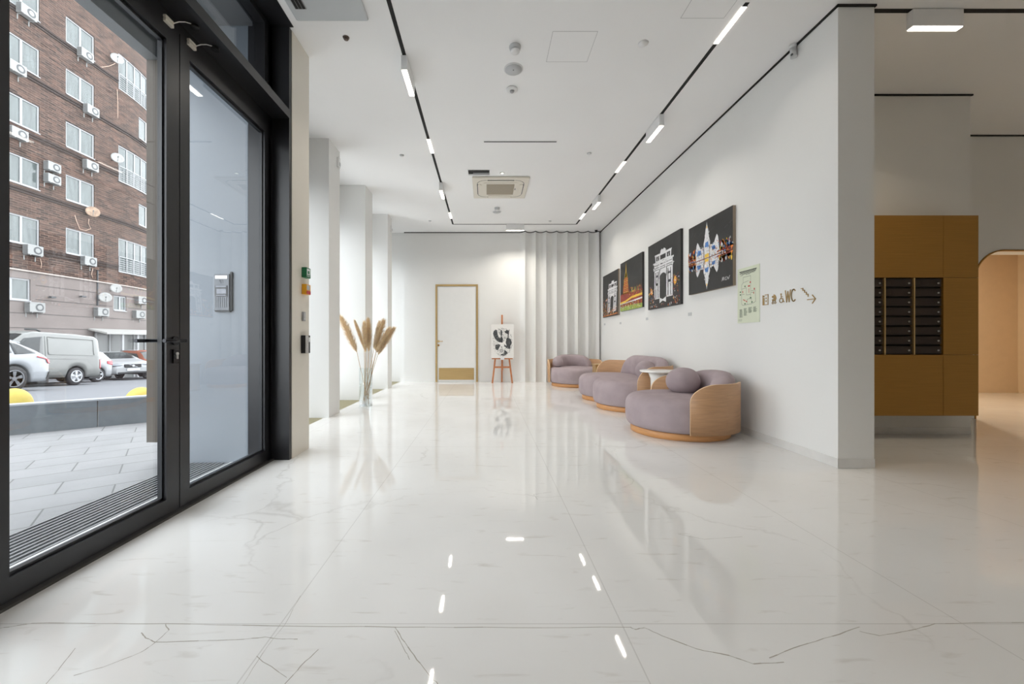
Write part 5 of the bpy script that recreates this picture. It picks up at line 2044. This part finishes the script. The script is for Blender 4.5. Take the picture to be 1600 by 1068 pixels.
b = BM(); c = onfac(153, 452, -24.35); box(b, 0, .06, -.03, .03, -1.0, 1.2)
o = tag(obj('drainpipe', b, M_ACD), 'thin dark vertical pipe on the stucco left of the dishes', 'pipe'); o.location = (BXX, c.y, c.z)

# ================================================================== VEHICLES
M_TYRE = mat('tyre_rubber', srgb(40, 39, 41), .8)
M_RIMS = mat('alloy_rim', srgb(170, 172, 176), .35, metal=.5)
M_RIMD = mat('dark_alloy_rim', srgb(92, 94, 98), .4, metal=.4)
M_CGL = mat('car_glass', srgb(40, 43, 45), .08, var=.3, scale=2, spec=.4)
M_TRIM = mat('black_car_trim', srgb(34, 35, 37), .6)
M_TAIL = mat('tail_lamp_red', srgb(176, 30, 44), .25)
M_HEAD = mat('head_lamp_glass', srgb(120, 124, 130), .1)
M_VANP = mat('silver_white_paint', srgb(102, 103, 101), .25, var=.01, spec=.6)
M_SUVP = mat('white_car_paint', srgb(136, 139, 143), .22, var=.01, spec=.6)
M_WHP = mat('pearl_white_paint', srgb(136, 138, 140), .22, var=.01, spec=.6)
M_ORP = mat('copper_orange_paint', srgb(122, 66, 48), .25, var=.02, spec=.6)


def interp(tab, s):
    if s <= tab[0][0]:
        return tab[0][1]
    for (a, b_), (c, d_) in zip(tab, tab[1:]):
        if s <= c:
            return b_ + (d_ - b_) * (s - a) / (c - a) if c > a else d_
    return tab[-1][1]


def vehicle(name, label, origin, heading, pitch, L_, W__, top, belt, zb, wheels, wr, paint, rim, roofk, side_glass, wind, rear, extras, taper=.12, endr=.5):
    """origin: rear centre on the ground; heading: unit vector (x, y) towards the front; local x runs from the rear (0) to the front"""
    t = thing(name, label, 'car' if 'van' not in name else 'van', origin)
    hx, hy = heading
    X_ = Vector((hx, hy, pitch)).normalized()
    Y_v = Vector((-hy, hx, 0)).normalized()
    Z_ = X_.cross(Y_v)
    m4 = Matrix((X_, Y_v, Z_)).transposed().to_4x4()
    m4.translation = Vector(origin)
    t.matrix_world = m4
    W2 = W__ / 2

    def hw(s):
        e = min(s, L_ - s)
        q = max(0, 1 - e / endr)
        return W2 * (1 - taper * q ** 2.2)

    def bot(s):
        z = zb
        for sw in wheels:
            d_ = abs(s - sw)
            ra = wr + .055
            if d_ < ra:
                z = max(z, wr + math.sqrt(ra * ra - d_ * d_))
        return z

    def section(s):
        w0 = hw(s)
        zt, zl, zb_ = interp(top, s), interp(belt, s), bot(s)
        zl = min(zl, zt - .015)
        up = min(1, max(0, (zt - zl) / .42))
        wr_ = w0 * (.955 + (roofk - .955) * up)
        zc_ = zb_ + (zl - zb_) * .45
        return [(w0 * .955, zb_), (w0 * .99, zb_ + (zl - zb_) * .18), (w0, zc_), (w0 * .99, zb_ + (zl - zb_) * .8), (w0 * .965, zl), (wr_, zt - .07 * up - .01), (wr_ * .93, zt - .018 * up), (wr_ * .5, zt + .004), (0, zt + .008)]

    st_ = [L_ * k / 120 for k in range(121)]
    b = BM()
    rings = []
    for s in st_:
        sec = section(s)
        full = [(s, -y, z) for y, z in sec] + [(s, y, z) for y, z in sec[:-1][::-1]]
        rings.append([b.verts.new(p) for p in full])
    n = len(rings[0])
    for A_, B_ in zip(rings, rings[1:]):
        for k in range(n):
            f = b.faces.new((A_[k], A_[(k + 1) % n], B_[(k + 1) % n], B_[k])); f.smooth = k != n - 1
    b.faces.new(rings[0]); b.faces.new(rings[-1])
    obj('body', b, paint, t)

    def ysurf(s, z):
        sec = section(s)
        for (ya, za_), (yb, zb2) in zip(sec, sec[1:]):
            if za_ <= z <= zb2:
                return ya + (yb - ya) * (z - za_) / max(1e-6, zb2 - za_)
        return sec[0][0] if z < sec[0][1] else sec[5][0]

    def sidepatch(nm, poly, m, out=.012, sides=(-1, 1), sub=7):
        """polygon in (s, z) laid on the flank"""
        for sd in sides:
            b = BM()
            zs_ = [p[1] for p in poly]
            za_, zb2 = min(zs_), max(zs_)
            rows = []
            for k in range(sub + 1):
                z = za_ + (zb2 - za_) * k / sub
                z = min(max(z, za_ + 1e-4), zb2 - 1e-4)
                xs_ = []
                m_ = len(poly)
                for i in range(m_):
                    (s0, z0), (s1, z1) = poly[i], poly[(i + 1) % m_]
                    if (z0 - z) * (z1 - z) <= 0 and abs(z1 - z0) > 1e-9:
                        xs_.append(s0 + (s1 - s0) * (z - z0) / (z1 - z0))
                if len(xs_) < 2:
                    continue
                lo_, hi_ = min(xs_), max(xs_)
                rows.append([b.verts.new((lo_ + (hi_ - lo_) * j / 6, sd * (ysurf(lo_ + (hi_ - lo_) * j / 6, z) + out), z)) for j in range(7)])
            for A_, B_ in zip(rows, rows[1:]):
                for j in range(6):
                    f = b.faces.new((A_[j], A_[j + 1], B_[j + 1], B_[j])); f.smooth = True
            o = obj(nm, b, m, t)
            md = o.modifiers.new('thick', 'SOLIDIFY'); md.thickness = .01; md.offset = 0

    def toppatch(nm, s0, s1, kw, m):
        b = BM()
        rows = []
        for k in range(13):
            s = s0 + (s1 - s0) * k / 12
            sec = section(s)
            wz = sec[6][0] * kw
            rows.append([b.verts.new((s, wz * j / 4, interp(top, s) + .012 - (.02 if abs(j) == 4 else 0))) for j in range(-4, 5)])
        for A_, B_ in zip(rows, rows[1:]):
            for j in range(8):
                f = b.faces.new((A_[j], A_[j + 1], B_[j + 1], B_[j])); f.smooth = True
        obj(nm, b, m, t)
    for poly in side_glass:
        sidepatch('side_window', poly, M_CGL)
    if wind: toppatch('windscreen', wind[0], wind[1], 1.0, M_CGL)
    if rear: toppatch('rear_window', rear[0], rear[1], .95, M_CGL)
    for sw in wheels:
        for sd in (-1, 1):
            yo = sd * (W2 * .97)
            yi = sd * (W2 * .97 - .21)
            b = BM()
            ax = lambda h: (sw, 0, 0)
            prof = [(wr * .66, 0), (wr * .93, .0), (wr, .03), (wr, .18), (wr * .93, .21), (wr * .66, .21)]
            lathe(b, [(r_, (yi if sd > 0 else yo) + h) for r_, h in prof], c=(sw, 0, wr), n=36, axis='Y')
            wh = obj('wheel', b, M_TYRE, t)
            b = BM()
            for k in range(5):
                a = 2 * PI * k / 5 + .3
                for da in (-.13, .13):
                    dv = Vector((math.cos(a), 0, math.sin(a))); dv2 = Vector((math.cos(a + da), 0, math.sin(a + da))); sv = Vector((-math.sin(a), 0, math.cos(a)))
                    p0 = Vector((sw, yo + sd * .004, wr)) + dv * wr * .08; p1 = Vector((sw, yo + sd * .002, wr)) + dv2 * wr * .66
                    prism(b, [p0 + sv * .02, p0 - sv * .02, p1 - sv * .022, p1 + sv * .022], (0, -sd * .02, 0))
            cyl(b, (sw, yo - sd * .02, wr), (sw, yo + sd * .012, wr), wr * .16, n=16)
            pr = [(wr * .60, 0), (wr * .69, 0), (wr * .69, .012), (wr * .60, .012)]
            lathe(b, [(r_, yo - (0 if sd > 0 else .012) + h) for r_, h in pr] + [(wr * .60, yo - (0 if sd > 0 else .012))], c=(sw, 0, wr), n=36, axis='Y')
            obj('rim', b, rim, wh, recalc=True)
    b = BM(); box(b, .25, L_ - .25, -W2 * .8, W2 * .8, zb - .02, zb + .12); obj('underbody', b, M_TRIM, t)
    extras(t, sidepatch, section, W2)
    return t


# --- white SUV, rear end at the left edge of the doorway, heading away towards the camera side
def ex_suv(t, sp, sec, W2):
    sp('tail_lamp', [(.0, .93), (.45, 1.00), (.45, 1.03), (.14, .985), (.10, .84), (.0, .80)], M_TAIL, .02)
    sp('arch_trim', [(.62 + .0, .30), (.60, .60), (.72, .80), (.95, .87), (1.2, .80), (1.36, .60), (1.34, .30), (1.43, .30), (1.46, .62), (1.25, .90), (.95, .96), (.65, .90), (.50, .66), (.48, .36), (.05, .34), (.05, .20), (.62, .20)], M_TRIM, .004) if False else None
    b = BM(); box(b, -.03, .30, -W2 * .88, W2 * .88, .20, .34); obj('rear_bumper', b, M_TRIM, t, .02)
    b = BM(); prism(b, [(-.02, -W2 * .885, .34), (.10, -W2 * .93, .34), (.02, -W2 * .93, .56), (-.02, -W2 * .885, .56)], (0, .02, 0)); prism(b, [(-.02, W2 * .885, .34), (.10, W2 * .93, .34), (.02, W2 * .93, .56), (-.02, W2 * .885, .56)], (0, -.02, 0)); obj('bumper_vent', b, M_TRIM, t)
    b = BM(); box(b, -.012, .0, -W2 * .8, W2 * .8, .92, .98); obj('light_bar', b, M_TAIL, t)
    b = BM(); prism(b, [(.62, -W2 * .62, 1.40), (.95, -W2 * .66, 1.47), (.95, W2 * .66, 1.47), (.62, W2 * .62, 1.40)], (0, 0, .035)); obj('spoiler', b, M_SUVP, t)
suv_r = Vector((-14.45, 12.62, 0)); suv_r.z = zst(12.62) + .01
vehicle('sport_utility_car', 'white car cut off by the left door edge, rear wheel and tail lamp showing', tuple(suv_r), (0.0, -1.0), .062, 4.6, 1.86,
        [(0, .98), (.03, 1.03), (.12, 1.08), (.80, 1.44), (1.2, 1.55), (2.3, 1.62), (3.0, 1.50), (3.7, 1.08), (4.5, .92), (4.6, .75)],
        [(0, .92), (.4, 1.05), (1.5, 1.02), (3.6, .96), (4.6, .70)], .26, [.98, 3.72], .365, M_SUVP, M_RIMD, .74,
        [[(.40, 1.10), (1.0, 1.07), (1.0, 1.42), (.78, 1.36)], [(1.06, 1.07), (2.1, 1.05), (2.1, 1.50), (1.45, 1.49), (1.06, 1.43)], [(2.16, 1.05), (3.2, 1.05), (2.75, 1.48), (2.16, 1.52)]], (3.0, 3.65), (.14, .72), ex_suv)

# --- silver white panel van
def ex_van(t, sp, sec, W2):
    M_SEAM = mat('panel_seam', srgb(92, 93, 92), .4)
    M_PRESS = mat('pressed_panel', srgb(116, 117, 115), .3, spec=.5)
    for (s0, s1, z0, z1) in ((.32, 2.10, 1.14, 1.165), (.32, 2.10, 1.765, 1.79), (.32, .345, 1.165, 1.765), (2.08, 2.10, 1.165, 1.765)):
        sp('panel_moulding', [(s0, z0), (s1, z0), (s1, z1), (s0, z1)], M_VANP, .012)
    sp('side_line', [(.0, .985), (3.7, .985), (3.7, 1.0), (.0, 1.0)], M_SEAM, .004)
    sp('door_seam', [(2.18, .35), (2.195, .35), (2.195, 1.8), (2.18, 1.8)], M_SEAM, .004)
    sp('sill_line', [(1.45, .40), (3.1, .40), (3.1, .415), (1.45, .415)], M_SEAM, .004)
    sp('tail_lamp', [(.015, .62), (.07, .62), (.07, 1.0), (.015, 1.0)], M_TAIL, .01)
    b = BM(); box(b, -.05, .45, -W2 * .93, W2 * .93, .22, .42); obj('rear_bumper', b, M_TRIM, t, .03)
    b = BM(); box(b, -.01, .0, -.55, .55, 1.15, 1.70); obj('rear_window', b, M_CGL, t)
    for sd in (-1, 1):
        b = BM(); box(b, 2.95, 3.10, sd * (W2 + .02) - .12, sd * (W2 + .02) + .12, 1.05, 1.32); obj('wing_mirror', b, M_TRIM, t, .03)
    b = BM(); tube(b, [(2.2, -W2 * .72, 1.97), (2.35, -W2 * .72, 2.02), (2.7, -W2 * .72, 2.0)], .03); tube(b, [(2.2, W2 * .72, 1.97), (2.35, W2 * .72, 2.02), (2.7, W2 * .72, 2.0)], .03); obj('roof_rail', b, M_TRIM, t)
vr = Vector((-16.75, 16.62, 0)); vr.z = zst(16.62) + .01
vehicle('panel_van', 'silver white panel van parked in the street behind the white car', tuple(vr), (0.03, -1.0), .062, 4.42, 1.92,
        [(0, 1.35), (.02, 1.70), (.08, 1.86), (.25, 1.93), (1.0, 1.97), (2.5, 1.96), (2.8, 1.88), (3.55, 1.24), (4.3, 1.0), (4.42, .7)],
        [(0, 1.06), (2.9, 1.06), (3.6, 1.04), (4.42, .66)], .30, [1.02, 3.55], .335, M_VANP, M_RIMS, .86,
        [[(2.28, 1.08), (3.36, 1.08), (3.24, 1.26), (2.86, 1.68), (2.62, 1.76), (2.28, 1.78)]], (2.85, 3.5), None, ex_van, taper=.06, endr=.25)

# --- white hatchback beyond the van
def ex_hatch(t, sp, sec, W2):
    sp('tail_lamp', [(.01, .78), (.36, .84), (.36, .96), (.01, .99)], M_TAIL, .015)
    b = BM(); box(b, -.03, .25, -W2 * .88, W2 * .88, .22, .42); obj('rear_bumper', b, M_TRIM, t, .03)
hr = Vector((-18.72, 19.45, 0)); hr.z = zst(19.45) + .01
vehicle('hatchback_car', 'white car mostly hidden behind the van, only its red tail lamp and rear corner showing', tuple(hr), (0.0, -1.0), .062, 4.2, 1.76,
        [(0, 1.0), (.05, 1.08), (.35, 1.38), (.8, 1.46), (2.0, 1.47), (2.6, 1.35), (3.2, 1.0), (4.1, .82), (4.2, .6)],
        [(0, .95), (3.2, .92), (4.2, .6)], .25, [.75, 3.35], .31, M_WHP, M_RIMS, .76,
        [[(.6, 1.02), (2.9, .98), (2.3, 1.34), (.9, 1.36)]], (2.5, 3.15), (.08, .36), ex_hatch)

# --- white coupe facing the lobby
def ex_coupe(t, sp, sec, W2):
    L_ = 4.25
    for sd in (-1, 1):
        b = BM(); ell(b, (L_ - .20, sd * W2 * .66, .69), (.17, .26, .085), 16, 10); obj('head_lamp', b, M_HEAD, t)
    b = BM(); box(b, L_ - .07, L_ + .035, -.36, .36, .56, .74); g_ = obj('grille', b, M_TRIM, t, .02)
    b = BM(); prism(b, [(L_ + .037, -.20, .72), (L_ + .037, -.15, .72), (L_ + .037, .20, .58), (L_ + .037, .15, .58)], (.012, 0, 0)); cyl(b, (L_ + .037, 0, .65), (L_ + .055, 0, .65), .055, n=18); obj('badge', b, M_RIMS, g_)
    b = BM(); box(b, L_ + .01, L_ + .06, -.27, .27, .40, .51); obj('number_plate', b, mat('plate_white', srgb(200, 200, 204), .5), t)
    b = BM(); box(b, L_ - .1, L_ + .03, -W2 * .72, W2 * .72, .24, .34); obj('air_intake', b, M_TRIM, t, .02)
    sp('sill_trim', [(1.1, .24), (3.0, .24), (3.0, .34), (1.1, .34)], M_TRIM, .012)
h_ = Vector((.90, -.44)); h_.normalize()
fc = Vector((-18.55, 21.35))
rc = fc - h_ * 4.25
vehicle('coupe_car', 'low white car with dark grille facing the lobby, right of the van', (rc.x, rc.y, zst((rc.y + fc.y) / 2) + .06), (h_.x, h_.y), .025, 4.25, 1.78,
        [(0, .95), (.1, 1.05), (.9, 1.30), (1.6, 1.42), (2.2, 1.36), (3.05, 1.0), (3.8, .86), (4.15, .74), (4.25, .55)],
        [(0, .90), (3.0, .93), (3.9, .80), (4.25, .52)], .24, [.8, 3.42], .325, M_WHP, M_RIMS, .74,
        [[(.8, .98), (2.9, .97), (2.2, 1.28), (1.5, 1.34), (1.1, 1.24)]], (2.15, 3.0), (.2, .95), ex_coupe, taper=.22, endr=.7)

# --- orange brown car behind it
def ex_or(t, sp, sec, W2):
    for sd in (-1, 1):
        b = BM(); box(b, 2.95, 3.12, sd * (W2 + .08) - .11, sd * (W2 + .08) + .11, 1.03, 1.18); obj('wing_mirror', b, M_ORP, t, .04)
    b = BM(); tube(b, [(.7, -W2 * .7, 1.66), (2.4, -W2 * .7, 1.68)], .02); tube(b, [(.7, W2 * .7, 1.66), (2.4, W2 * .7, 1.68)], .02); obj('roof_rail', b, M_RIMS, t)
h2 = Vector((.93, -.36)); h2.normalize()
rc2 = Vector((-22.6, 25.5))
vehicle('sport_utility_car', 'copper orange car behind the low white one, partly cut off by the stone pier', (rc2.x, rc2.y, zst(25.2) + .02), (h2.x, h2.y), .022, 4.4, 1.82,
        [(0, 1.15), (.1, 1.35), (.45, 1.60), (1.2, 1.68), (2.3, 1.66), (2.7, 1.52), (3.3, 1.12), (4.3, .95), (4.4, .7)],
        [(0, 1.0), (3.3, 1.0), (4.4, .68)], .28, [.85, 3.5], .35, M_ORP, M_RIMS, .78,
        [[(.45, 1.10), (1.35, 1.07), (1.35, 1.54), (.75, 1.52)], [(1.45, 1.07), (2.95, 1.05), (2.45, 1.50), (1.45, 1.54)]], (2.55, 3.25), (.1, .5), ex_or)

# ================================================================== WARM LIGHT OF THE ROOM BEYOND THE ARCH
t = thing('ceiling_downlight', 'warm round downlight in the room beyond the arch', 'ceiling lamp', (7.4, 6.7, 3.0))
b = BM(); lathe(b, [(.16, 0), (.15, -.03)]); obj('housing', b, M_WHITEP, t)
b = BM(); lathe(b, [(.14, -.03), (.135, -.035)]); obj('diffuser', b, mat('warm_diffuser', (.9, .8, .7), .5, emit=(1, .62, .32), estr=4), t)
area('lamp_light', (7.4, 6.7, 2.955), .3, .3, 62, (1.0, .84, .64))
